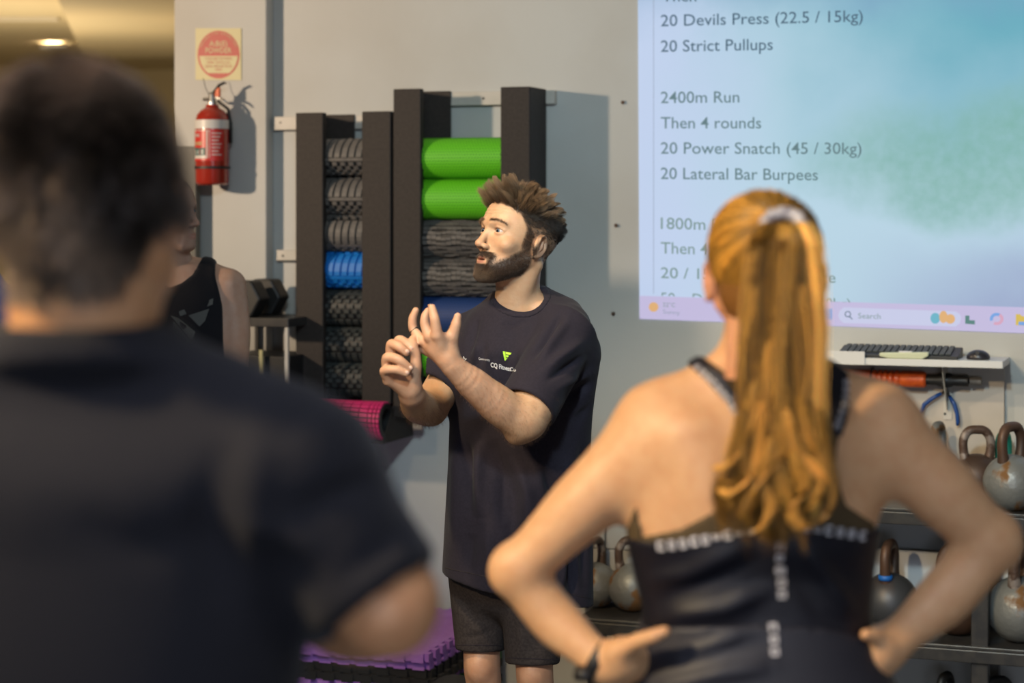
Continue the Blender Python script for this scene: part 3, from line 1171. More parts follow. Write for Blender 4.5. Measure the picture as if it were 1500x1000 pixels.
def roller(kind, px0, px1, py, r, off, m, m_core, label, phase=0.0, group='foam rollers in the racks', hollow=False, cat='foam roller'):
    A = WL(px0, py, off)
    B = WL(px1, py, off)
    Lx = B[0] - A[0]
    base = (A[0], -off, A[2])
    t = wthing('foam_roller', label, cat, base, group)
    core = MB()
    rc = r - 0.006 if kind in ('grid', 'pink', 'braid') else r
    seg = 40
    if kind == 'dots':
        pr = [(r * 0.55, 0.012), (r * 0.6, 0.0), (r - 0.006, 0.0), (r, 0.006)]
        pr += [(r, Lx - 0.006), (r - 0.006, Lx), (r * 0.6, Lx), (r * 0.55, Lx - 0.012)]
    else:
        pr = [(rc * 0.72, 0.05), (rc * 0.72, 0.0), (rc, 0.0), (rc, Lx), (rc * 0.72, Lx), (rc * 0.72, Lx - 0.05)]
    core.lathe(pr, seg, axis=0)
    # lathe axis 0 gives (h, y, z)
    core.build('core', m_core if kind != 'dots' else m, t, 'auto')
    tr_ = MB()
    if kind == 'grid':
        for sec in range(2):
            o_ = phase + sec * 180
            n_ = int(Lx / 0.027)
            for i in range(n_):
                x = 0.004 + i * 0.027
                if x + 0.034 < Lx:
                    cylpatch(tr_, x, x + 0.022, o_ + 6, o_ + 84, rc, r, 6, 0.00010)
            cylpatch(tr_, 0.003, Lx - 0.003, o_ - 6, o_ + 3, rc, r, 2)
            for j in range(5):
                a_ = o_ - 21 - j * 16
                for i in range(int(Lx / 0.031)):
                    x = 0.006 + i * 0.031 + (0.0155 if j % 2 else 0)
                    if x + 0.019 < Lx:
                        cylpatch(tr_, x, x + 0.019, a_, a_ + 12, rc, r, 1)
    elif kind == 'braid':
        for j in range(22):
            a_ = phase + j * 16.4
            for i in range(int(Lx / 0.018)):
                x = 0.004 + i * 0.018
                if x + 0.019 < Lx:
                    w1 = 3.0 * math.sin(i * 1.15 + j * 2.1)
                    w2 = 3.0 * math.sin((i + 1) * 1.15 + j * 2.1)
                    cylpatch(tr_, x, x + 0.0192, a_ + (w1 + w2) / 2, a_ + (w1 + w2) / 2 + 9.5 + 2 * math.sin(i * 1.15 + j), rc, r - 0.0012 * (1 + math.sin(i * 1.15 + j * 2.1)), 1)
    elif kind == 'pink':
        xs = [0.003, 0.016, 0.03, 0.044]
        xs = [0.003, 0.020]
        while xs[-1] < Lx - 0.05:
            xs.append(xs[-1] + 0.034)
        xs += [Lx - 0.030, Lx - 0.016, Lx - 0.003]
        for j in range(24):
            a_ = phase + j * 15
            for i in range(len(xs) - 1):
                cylpatch(tr_, xs[i] + 0.0012, xs[i + 1] - 0.0012, a_, a_ + 11, rc, r, 1)
    elif kind == 'dots':
        # rows of pressed diamonds, 5 mm apart, standing 0.5 mm proud of darker grooves
        nx = int(Lx / 0.0105)
        na = 42
        vs, fs = [], []
        for j in range(na):
            a_ = math.radians(j * 360 / na)
            if math.cos(a_) < -0.3:
                continue
            for i in range(nx):
                x = 0.008 + (i + (0.5 if j % 2 else 0)) * 0.0105
                if x > Lx - 0.008:
                    continue
                b = len(vs)
                rr_ = r + 0.0006
                for dx_, da in ((0.0030, 0), (0, 0.040), (-0.0030, 0), (0, -0.040)):
                    vs.append((x + dx_, -rr_ * math.cos(a_ + da), rr_ * math.sin(a_ + da)))
                fs.append((b, b + 1, b + 2, b + 3))
        tr_.add(vs, fs)
    if tr_.f:
        o = tr_.build('tread', m if kind != 'dots' else m_core, t)
        o['kind'] = 'stuff'
    return t


OFF = 0.118
g1, g2 = M['green'], M['green_dot']
roller('dots', 590, 772, 232.5, 0.0695, OFF, g1, g2, 'bright green dimpled foam roller, topmost in the taller rack')
roller('dots', 590, 772, 292, 0.0695, OFF, g1, g2, 'bright green dimpled foam roller level with the instructor hair')
roller('braid', 590, 772, 350, 0.066, OFF, M['grey_foam'], M['black'], 'grey ridged foam roller just below the green ones')
roller('braid', 590, 772, 405, 0.066, OFF, M['grey_foam'], M['black'], 'grey ridged foam roller resting on the navy one', 9)
roller('dots', 590, 772, 463, 0.0695, OFF, M['blue'], M['blue_dot'], 'navy blue foam roller behind the raised hands')
roller('dots', 590, 772, 521, 0.0675, OFF, g1, g2, 'bright green foam roller glimpsed between the hands and the shirt')
lab = ['grey block-tread foam roller, topmost in the shorter rack', 'grey block-tread foam roller, second from the top of the shorter rack',
       'grey block-tread foam roller just above the bright blue one']
for i, (y, ph) in enumerate([(230.5, -8), (287.5, -8), (341, -42)]):
    roller('grid', 447, 566, y, 0.0645, OFF, M['grey_foam'], M['black'], lab[i], ph)
roller('grid', 447, 566, 394.5, 0.0645, OFF, M['bright_blue'], M['bright_blue'], 'bright blue grooved foam roller in the shorter rack', -22)
lab = ['charcoal textured foam roller just below the bright blue one', 'charcoal textured foam roller in the middle of the lower dark stack',
       'charcoal textured foam roller low in the shorter rack']
for i, (y, ph) in enumerate([(449.5, 55), (503, 70), (553, 62)]):
    roller('grid', 447, 566, y, 0.0625, OFF, M['dark_foam'], M['black'], lab[i], ph)
roller('pink', 447, 567, 612, 0.066, 0.255, M['pink'], M['black'], 'hot pink foam roller lying in the tray of the shorter rack', 0)

# ================================================================== shelf, tools
hb = WL(1200, 530, 0.0)
zs = WL(1340, 526, 0.20)[2]
x0s = WL(1150, 530, 0.20)[0]
x1s = WL(1469, 530, 0.20)[0]
sh = wthing('wall_shelf', 'narrow white shelf under the projection holding keyboard and mouse', 'shelf', hb)
wb(MB().box((x0s, -0.20, zs - 0.022), (x1s, 0.0, zs)), 'board', M['white'], sh, hb, bevel=0.002)
wb(MB().box((x0s, -0.205, zs - 0.022), (WL(1267, 530, .2)[0], -0.20, zs + 0.020)), 'edge_strip', M['white'], sh, hb, bevel=0.001)
bx = WL(1384, 560, 0.09)[0]
z1b = WL(1384, 614, 0.02)[2]
mb = MB().box((bx - 0.013, -0.024, z1b), (bx + 0.013, -0.021, zs - 0.022))
wb(mb, 'bracket_strip', M['rail'], sh, hb)
mb = MB()
mb.add([(bx - 0.0015, -0.16, zs - 0.022), (bx + 0.0015, -0.16, zs - 0.022), (bx + 0.0015, -0.024, zs - 0.022), (bx - 0.0015, -0.024, zs - 0.022),
        (bx - 0.0015, -0.024, zs - 0.17), (bx + 0.0015, -0.024, zs - 0.17), (bx - 0.0015, -0.04, zs - 0.17), (bx + 0.0015, -0.04, zs - 0.17)],
       [(0, 3, 2, 1), (0, 6, 4, 3), (1, 2, 5, 7), (0, 1, 7, 6), (6, 7, 5, 4)])
wb(mb, 'bracket_web', M['rail'], sh, hb)
c_ = WL(1384, 606, 0.025)
m2 = MB().lathe([(0.0, 0.0), (0.004, 0.0), (0.0045, 0.003)], 10, axis=1)
m2.v = [(p[0] + c_[0], p[1] - 0.026, p[2] + c_[2]) for p in m2.v]
wb(m2, 'screw', M['dark'], sh, hb)
# thin beige board added in place of the shelf's shadow on the wall
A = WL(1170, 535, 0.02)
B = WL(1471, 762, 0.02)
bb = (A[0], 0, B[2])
bd = wthing('shelf_shadow_board', 'beige board standing in for the shadow on the wall under the white shelf', 'board', bb)
wb(MB().box((A[0], -0.020, B[2]), (B[0], 0.0, zs - 0.023)), 'panel', M['board'], bd, bb, bevel=0.001)  # added board, stands in for the shelf's shadow

# keyboard
ka = WL(1233, 512, 0.10)[0]
kb_ = WL(1408, 520, 0.10)[0]
kbase = (ka, -0.13, zs)
kt = wthing('keyboard', 'black computer keyboard lying on the white shelf', 'keyboard', kbase)
W_ = kb_ - ka
MB().prism([(-0.055, 0.0), (0.075, 0.0), (0.075, 0.030), (-0.055, 0.010)], 0, W_, axis=0).build('case', M['black'], kt, bevel=0.002)
kk = MB().box((0, 0, 0), (0.0155, 0.0155, 0.006))
kmesh = None
nk = 0
for row in range(6):
    y = -0.045 + row * 0.0195
    z = 0.010 + (y + 0.055) / 0.13 * 0.020
    for i in range(int((W_ - 0.02) / 0.019)):
        if row == 0 and 4 <= i <= 9:
            continue
        if kmesh is None:
            o = kk.build('key', M['key'], kt, bevel=0.001)
            kmesh = o
        else:
            o = kmesh.copy()
            C.objects.link(o)
            o.parent = kt
        o.location = (0.012 + i * 0.019, y, z)
        o.rotation_euler = (math.atan(0.154), 0, 0)
        nk += 1
# mouse
mo = WL(1433, 520, 0.14)
mt = wthing('computer_mouse', 'black computer mouse at the right end of the white shelf', 'mouse', (mo[0], -0.14, zs))
V = []
F_ = []
fd = Field((-0.05, -0.04, -0.01), (0.05, 0.04, 0.05), 0.002)
fd.ell((0, 0, 0.006), (0.036, 0.028, 0.024), k=0)
fd.op(lambda X, Y, Z: -Z + X * 0 + Y * 0, (-0.05, -0.04, -0.01), (0.05, 0.04, 0.05), 0.004, 'int')
V, Q = fd.mesh()
np_mesh('shell', V, Q, mat('mouse_black', (0.02, 0.018, 0.024), 0.3), mt)
MB().lathe([(0, -0.003), (0.006, -0.003), (0.006, 0.003), (0, 0.003)], 14, (0.0, -0.022, 0.022), axis=1).build('wheel', M['dark'], mt)
# ivory stick on the shelf front
ia = WL(1289, 516, 0.18)
ib = WL(1361, 520, 0.18)
it = wthing('ivory_remote', 'pale ivory handheld remote lying in front of the keyboard', 'remote', (ia[0], -0.185, zs))
Lr = ib[0] - ia[0]
mb = MB()
mb.prism([(0, 0.006), (0.03, 0.0), (Lr - 0.02, 0.0), (Lr, 0.010), (Lr, 0.022), (0.0, 0.017)], -0.012, 0.02, axis=1)
mb.build('body', M['ivory'], it, bevel=0.004)
MB().box((0.06, -0.006, 0.018), (0.10, 0.010, 0.0235)).build('button', M['white'], it, bevel=0.001)

# orange grip roller
oa = WL(1240, 555, 0.07)
ob = WL(1357, 556, 0.07)
oc = WL(1421, 558, 0.07)
zo = WL(1357, 556, 0.07)[2]
ot = wthing('massage_stick', 'orange foam massage stick with black handle hanging under the shelf', 'massage stick', (oa[0], -0.07, zo))
L1 = ob[0] - oa[0]
pr = [(0.0, 0.0), (0.020, 0.0), (0.0245, 0.005)]
x = 0.02
prof = [(0.0, -0.02), (0.020, -0.02), (0.0255, -0.012), (0.0255, L1 * 0.30)]
for i in range(5):
    c0 = L1 * (0.32 + i * 0.07)
    prof += [(0.021, c0), (0.0265, c0 + L1 * 0.02), (0.0265, c0 + L1 * 0.05)]
prof += [(0.0225, L1 * 0.68), (0.0255, L1 * 0.70), (0.0255, L1 - 0.006), (0.021, L1), (0.0, L1)]
MB().lathe(prof, 28, axis=0).build('foam_grip', M['orange'], ot, 'auto')
L2 = oc[0] - oa[0]
MB().lathe([(0.0, L1), (0.016, L1), (0.017, L1 + 0.03), (0.022, L1 + 0.045), (0.024, L1 + 0.06), (0.022, L1 + 0.075), (0.017, L2 - 0.05), (0.018, L2 - 0.006), (0.0, L2)], 20, axis=0).build('handle', M['black'], ot, 'auto')
MB().lathe([(0.0, L2), (0.012, L2), (0.013, L2 + 0.035), (0.0, L2 + 0.038)], 16, axis=0).build('end_cap', M['grey_foam'], ot)
for k_ in (0.08, L2 - 0.08):
    MB().tube([(k_, 0, -0.03), (k_, -0.03, -0.02), (k_, -0.032, 0.0), (k_, 0.0, 0.03), (k_, 0.045, 0.03)], 0.0025, 6).build('hook', M['dark'], ot, True)

# pliers
pc = WL(1386, 572, 0.035)
pt2 = wthing('pliers', 'blue-handled pliers hanging open on the shelf bracket', 'pliers', pc)


def wrel(px, py, off, base):
    a = WL(px, py, off)
    return (a[0] - base[0], a[1] - base[1], a[2] - base[2])


for pth in ([(1379, 576), (1366, 583), (1354, 592), (1349, 603), (1347, 606)], [(1391, 580), (1398, 592), (1402, 606), (1403, 618), (1402, 623)]):
    MB().tube([wrel(x, y, 0.04, pc) for x, y in pth], [0.0055, 0.0068, 0.0068, 0.0065, 0.0045], 10).build('grip', M['plier_blue'], pt2, True)
mb = MB()
mb.tube([wrel(1380, 576, 0.038, pc), wrel(1386, 570, 0.038, pc), wrel(1387, 558, 0.038, pc), wrel(1386, 546, 0.038, pc)], [0.006, 0.012, 0.010, 0.004], 10, flat=0.5)
mb.tube([wrel(1391, 580, 0.042, pc), wrel(1386, 571, 0.042, pc), wrel(1384, 556, 0.042, pc), wrel(1385, 546, 0.042, pc)], [0.006, 0.011, 0.009, 0.004], 10, flat=0.5)
mb.build('jaw', M['dark'], pt2, True)

# ================================================================== kettlebell rack
HS = 0.40
z_lo = WL(900, 908, HS)[2]
z_up = WL(1340, 745, HS)[2]
xa = WL(845, 908, HS)[0]
xb = WL(1720, 960, HS)[0]
xu = WL(1030, 745, HS)[0]
rb = (xa, -0.02, 0)
kr = wthing('kettlebell_rack', 'low black two-tier steel rack along the wall loaded with kettlebells', 'weight rack', rb)
wb(MB().box((xa, -HS, z_lo - 0.012), (xb, -0.04, z_lo)).box((xa, -HS, z_lo - 0.05), (xb, -HS + 0.012, z_lo - 0.012)), 'shelf', M['dark'], kr, rb, bevel=0.003)
wb(MB().box((xu, -HS, z_up - 0.012), (xb, -0.04, z_up)).box((xu, -HS, z_up - 0.05), (xb, -HS + 0.012, z_up - 0.012)), 'shelf', M['dark'], kr, rb, bevel=0.003)
for xx in (xu, (xu + xb) / 2 + 0.12, xb - 0.05):
    wb(MB().box((xx, -HS + 0.015, 0), (xx + 0.05, -HS + 0.065, z_up - 0.012)), 'post', M['dark'], kr, rb, bevel=0.003)
    wb(MB().box((xx, -0.10, 0), (xx + 0.05, -0.05, z_up - 0.012)), 'post', M['dark'], kr, rb, bevel=0.003)
for yy in (-HS + 0.015, -0.10):
    wb(MB().box((xa + 0.03, yy, 0), (xa + 0.08, yy + 0.05, z_lo - 0.012)), 'post', M['dark'], kr, rb, bevel=0.003)


def kb_meshes(R, hh, tr_, wd_):
    """ball radius R, handle height above the ball hh, handle thickness tr_, half width wd_"""
    f = Field((-R - .02, -R - .02, -0.01), (R + .02, R + .02, 2 * R + 0.03), 0.0055)
    f.ell((0, 0, R * 0.97), (R, R, R), k=0)
    f.op(lambda X, Y, Z: -Z + X * 0 + Y * 0, f.lo, (R + .02, R + .02, 2 * R), 0.006, 'int')
    b = f.mesh()
    zt_ = 2 * R * 0.97
    f = Field((-wd_ - .05, -0.05, zt_ - R * 0.7), (wd_ + .05, 0.05, zt_ + hh + 0.05), 0.0045)
    f.poly([(-wd_ * 0.80, 0, zt_ - R * 0.45), (-wd_ * 1.02, 0, zt_ + hh * 0.25), (-wd_ * 0.98, 0, zt_ + hh * 0.65), (-wd_ * 0.6, 0, zt_ + hh * 0.95), (0, 0, zt_ + hh),
            (wd_ * 0.6, 0, zt_ + hh * 0.95), (wd_ * 0.98, 0, zt_ + hh * 0.65), (wd_ * 1.02, 0, zt_ + hh * 0.25), (wd_ * 0.80, 0, zt_ - R * 0.45)],
           [tr_ * 1.3, tr_, tr_, tr_, tr_, tr_, tr_, tr_, tr_ * 1.3], k=0, kj=0.012)
    h = f.mesh()
    return b, h


KBM = kb_meshes(0.092, 0.092, 0.0165, 0.050)
KBN = {}


def kettlebell(px, py_base, off, label, ball, handle, yaw=0.0, sc=1.0, z=None, band=None):
    key = (ball.name, handle.name)
    a = WL(px, py_base, off)
    zz_ = a[2] if z is None else z
    t = thing('kettlebell', label, 'kettlebell', WW((a[0], -off, zz_)), -TH + yaw, 'kettlebells on the rack')
    t.scale = (sc, sc, sc)
    if key not in KBN:
        KBN[key] = (np_mesh('ball', *KBM[0], ball, t), np_mesh('handle', *KBM[1], handle, t))
    else:
        for o in KBN[key]:
            c = o.copy()
            C.objects.link(c)
            c.parent = t
    if band:
        MB().lathe([(0.0215, -0.004), (0.0225, 0.004), (0.0215, 0.012)], 20, (-0.046, 0, 0.170)).build('band', band, t, True)
    return t


SV, RH, BR, IR = M['silver_worn'], M['rust_handle'], M['brown_iron'], M['iron']
kettlebell(872, 900, 0.22, 'worn silver kettlebell half hidden behind the instructor shorts', SV, RH, 1.35, 0.80, z_lo)
kettlebell(926, 900, 0.24, 'chipped silver kettlebell with rusty handle left of the woman in front', SV, RH, 0.25, 0.84, z_lo)
kettlebell(1303, 940, 0.26, 'dark grey kettlebell with blue band at the handle base, lower shelf', IR, BR, 1.45, 0.98, z_lo, M['blue_tape'])
kettlebell(1402, 948, 0.24, 'dark brown kettlebell on the lower shelf behind the woman forearm', BR, BR, 0.5, 0.98, z_lo)
kettlebell(1494, 950, 0.28, 'silver kettlebell with orange rust patches at the lower right edge', SV, RH, 1.35, 1.08, z_lo)
kettlebell(1374, 745, 0.12, 'pale grey kettlebell whose handle tip peeks over the woman arm', SV, SV, 1.4, 0.82, z_up)
kettlebell(1431, 745, 0.20, 'brown kettlebell with open loop handle on the upper shelf', BR, RH, 0.35, 0.82, z_up)
kettlebell(1482, 752, 0.33, 'silver kettlebell with brown handle on the upper shelf', SV, BR, 1.05, 0.92, z_up)
kettlebell(1470, 752, 0.11, 'green-handled kettlebell behind the silver one, upper shelf', IR, M['teal'], 1.3, 0.74, z_up)
kettlebell(1552, 760, 0.24, 'dark kettlebell cut by the right edge of the upper shelf', IR, BR, 0.9, 0.9, z_up)
kettlebell(1385, 1060, 0.24, 'black kettlebell on the floor under the rack, left of two', BR, M['black'], 1.3, 0.78, 0.0)
kettlebell(1462, 1060, 0.24, 'black kettlebell on the floor under the rack, right of two', BR, M['black'], 0.6, 0.78, 0.0)

# pale blocks behind the kettlebells
blk = [(862, 889, 781, 815, 'upper left'), (892, 945, 779, 815, 'upper right'), (862, 886, 818, 856, 'lower left'), (888, 945, 818, 856, 'lower right')]
zrow = [z_lo, z_lo + 0.088, z_lo + 0.176]
k_ = 0
cols = [WL(838, 830, 0.12)[0], WL(889, 830, 0.12)[0], WL(946, 830, 0.12)[0], WL(1003, 830, 0.12)[0]]
nmz = ['bottom', 'middle', 'top']
nmc = ['left', 'centre', 'right']
for rI in range(3):
    for cI in range(3):
        b = (cols[cI] + 0.0025, -0.04, zrow[rI])
        w_ = cols[cI + 1] - cols[cI] - 0.005
        t = wthing('foam_block', 'pale grey foam block, %s row, %s of the stack behind the kettlebells' % (nmz[rI], nmc[cI]), 'block', b, 'pale blocks stacked on the rack')
        MB().box((0, -0.10, 0.0), (w_, 0.0, 0.0855)).build('block_body', M['block'], t, bevel=0.004)
# white board behind the lower shelf
wbx = WL(1262, 800, 0.03)
t = wthing('white_board', 'plain white board standing on the lower shelf behind the kettlebells', 'board', (wbx[0], -0.05, z_lo))
MB().prism([(0, 0), (0.58, 0), (0.58, 0.215), (0.03, 0.215)], -0.012, 0, axis=1).build('sheet', M['white'], t, bevel=0.001)

# ================================================================== dumbbell and its stand
db = WL(384, 461, 0.16)
zst = db[2]
xs0 = WL(330, 461, 0.3)[0]
xs1 = WL(430, 461, 0.3)[0]
stb = (xs0, -0.05, 0)
st = wthing('dumbbell_stand', 'black steel stand behind the rear woman carrying a hex dumbbell', 'weight stand', stb)
wb(MB().box((xs0, -0.34, zst - 0.03), (xs1, -0.07, zst)), 'top_shelf', M['dark'], st, stb, bevel=0.003)
wb(MB().box((xs0, -0.33, 0.2), (xs1 - 0.012, -0.08, zst - 0.13)), 'storage_box', M['black'], st, stb, bevel=0.003)
for xx, mm in ((xs0, M['dark']), (xs1 - 0.014, M['rail'])):
    for yy in (-0.34, -0.08):
        wb(MB().box((xx, yy, 0), (xx + 0.012, yy + 0.012, zst - 0.03)), 'leg', mm, st, stb)
pst = WL(386, 540, 0.33)
wb(MB().box((pst[0] - 0.006, -0.352, 0), (pst[0] + 0.006, -0.342, WL(386, 512, .34)[2])), 'brace', M['sign_cream'], st, stb)
d = wthing('hex_dumbbell', 'black hexagonal rubber dumbbell lying on the black stand', 'dumbbell', (db[0], -0.20, zst))
R = 0.072
for s_, nm in ((-1, 'head'), (1, 'head')):
    mb = MB()
    pts = [(R * math.cos(math.radians(60 * i)) * 1.0, R * 0.866 + R * math.sin(math.radians(60 * i))) for i in range(6)]
    y0, y1 = (-0.115, -0.035) if s_ < 0 else (0.035, 0.115)
    mb.prism(pts, y0, y1, axis=1)
    mb.build(nm, M['black'], d, bevel=0.008)
MB().lathe([(0.015, -0.04), (0.017, 0.0), (0.015, 0.04)], 16, (0, 0, R * 0.866), axis=1).build('grip', M['steel'], d, True)
MB().lathe([(0.0, -0.001), (0.012, -0.001), (0.013, 0.004)], 14, (0.0, -0.117, R * 0.866), axis=1).build('weight_badge', M['label_white'], d)

# ================================================================== jigsaw mats
def jigsaw(n=9, L=0.62, t=0.022):
    """outline of a square interlocking mat with puzzle teeth"""
    p = L / n
    pts = []

    def edge(a, b, out):
        a = np.array(a)
        b = np.array(b)
        d_ = (b - a) / n
        u = d_ / np.linalg.norm(d_)
        o_ = np.array(out, float)
        for i in range(n):
            s = a + d_ * i
            if i % 2 == 0:
                pts.extend([s + u * p * 0.0, s + u * p * 0.12 + o_ * 0.0, s - u * p * 0.12 + o_ * p * 0.55, s + u * p * 1.12 + o_ * p * 0.55, s + u * p * 0.88])
            else:
                pts.append(s + u * p * 0.0)
    edge((0, 0), (L, 0), (0, -1))
    edge((L, 0), (L, L), (1, 0))
    edge((L, L), (0, L), (0, 1))
    edge((0, L), (0, 0), (-1, 0))
    q = [tuple(x) for x in pts]
    return q


JP = jigsaw(21, 0.66)
stack = [('mat_green', 'green'), ('mat_black', 'black'), ('purple', 'purple'), ('mat_black', 'black'), ('mat_green', 'green'), ('purple', 'purple'), ('mat_black', 'black'), ('mat_black', 'black'), ('purple', 'purple'), ('purple', 'purple')]
place = ['on the floor at the bottom of the stack', 'second from the bottom', 'low in the stack', 'between green and purple mats', 'showing as a green line at the stack front',
         'under the two black mats', 'lower of the two dark mats near the top', 'just under the purple top pair', 'second from the top', 'on top of the stack']
zc = 0.0
m0 = WL(545, 960, 0.35)
TT = 0.0262
me_cache = {}
for i, ((mk_, cn), pl_) in enumerate(zip(stack, place)):
    t = wthing('jigsaw_mat', '%s interlocking foam mat %s' % (cn, pl_), 'foam mat', (m0[0] + 0.012 * math.sin(i * 2.3), -0.38 + 0.008 * math.cos(i * 1.7), zc), 'stacked jigsaw mats')
    t.rotation_euler.z = -TH + 0.02 * math.sin(i * 3.1) + 0.03
    if i == 9:
        t.location.x -= 0.02
    mb = MB()
    mb.prism([(x - 0.33, y - 0.33) for x, y in JP], 0.0, TT - 0.001, axis=2)
    mb.build('mat_sheet', M[mk_], t)
    zc += TT
# dark slam ball by the mats
sbp = P(664, 985, 6.05)
t = thing('slam_ball', 'black rubber slam ball beside the jigsaw mats', 'ball', (sbp[0], 6.1, 0.0))
mb = MB().lathe([(0.0, 0.0)] + [(0.105 * math.sin(math.radians(a)), 0.105 - 0.105 * math.cos(math.radians(a))) for a in range(10, 180, 10)] + [(0.0, 0.21)], 28)
mb.build('ball', M['mat_black'], t, True)
MB().lathe([(0.1055, 0.095), (0.107, 0.105), (0.1055, 0.115)], 28).build('seam', M['black'], t, True)

# ================================================================== people
def skinmat(name, tint=(0.93, 0.86, 0.82), rough=0.48):
    return mat(name, (1, 1, 1), rough, col2=tint, scale=45, detail=5, lo=0.35, hi=0.7, attr=True, sss=0.12, spec=0.4, bump=0.10, bscale=220)


M['skin'] = skinmat('skin')
M['hair'] = mat('hair_strands', (1, 1, 1), 0.42, attr=True, spec=0.5)
M['tee'] = mat('navy_black_cotton', (0.0165, 0.0135, 0.0225), 0.85, spec=0.2, col2=(0.020, 0.0165, 0.027), scale=180, bump=0.15, bscale=500, sheen=0.04)
M['shorts'] = mat('charcoal_cotton', (0.026, 0.021, 0.023), 0.85, spec=0.2, col2=(0.037, 0.031, 0.032), scale=160, bump=0.15, bscale=400)
M['black_tee'] = mat('black_cotton', (0.0085, 0.0085, 0.012), 0.85, spec=0.15, bump=0.15, bscale=300, sheen=0.1)
M['tank'] = mat('black_jersey', (0.006, 0.006, 0.012), 0.52, spec=0.4, bump=0.1, bscale=300)
M['mesh_cloth'] = mat('olive_mesh', (0.075, 0.048, 0.018), 0.8)
M['print'] = mat('white_print', (0.60, 0.58, 0.60), 0.6)
M['lime'] = mat('lime_print', (0.42, 0.75, 0.02), 0.6)
M['grey_print'] = mat('grey_print', (0.045, 0.05, 0.052), 0.7)


def eye_material(name, iris):
    m = bpy.data.materials.new(name)
    m.use_nodes = True
    nt_ = m.node_tree
    b = nt_.nodes['Principled BSDF']
    b.inputs['Roughness'].default_value = 0.12
    t_ = nt_.nodes.new('ShaderNodeTexCoord')
    s_ = nt_.nodes.new('ShaderNodeSeparateXYZ')
    nt_.links.new(t_.outputs['Object'], s_.inputs[0])
    r_ = nt_.nodes.new('ShaderNodeValToRGB')
    r_.color_ramp.interpolation = 'LINEAR'
    e = r_.color_ramp.elements
    # driven by -y/r : 1 at the pupil
    e[0].position = 0.0
    e[0].color = (0.46, 0.40, 0.37, 1)
    e[1].position = 1.0
    e[1].color = (0.005, 0.005, 0.005, 1)
    for p_, c_ in ((0.860, (0.48, 0.42, 0.39, 1)), (0.875, (0.02, 0.02, 0.02, 1)), (0.90, (*iris, 1)), (0.955, (*iris, 1)), (0.97, (0.005, 0.005, 0.005, 1))):
        q_ = e.new(p_)
        q_.color = c_
    mm = nt_.nodes.new('ShaderNodeMath')
    mm.operation = 'MULTIPLY'
    mm.inputs[1].default_value = -1 / 0.0134
    nt_.links.new(s_.outputs[1], mm.inputs[0])
    nt_.links.new(mm.outputs[0], r_.inputs[0])
    nt_.links.new(r_.outputs[0], b.inputs['Base Color'])
    return m


M['eye'] = eye_material('eye_blue_grey', (0.10, 0.14, 0.20))

EYEC = (0.0318, -0.0708, 0.0)


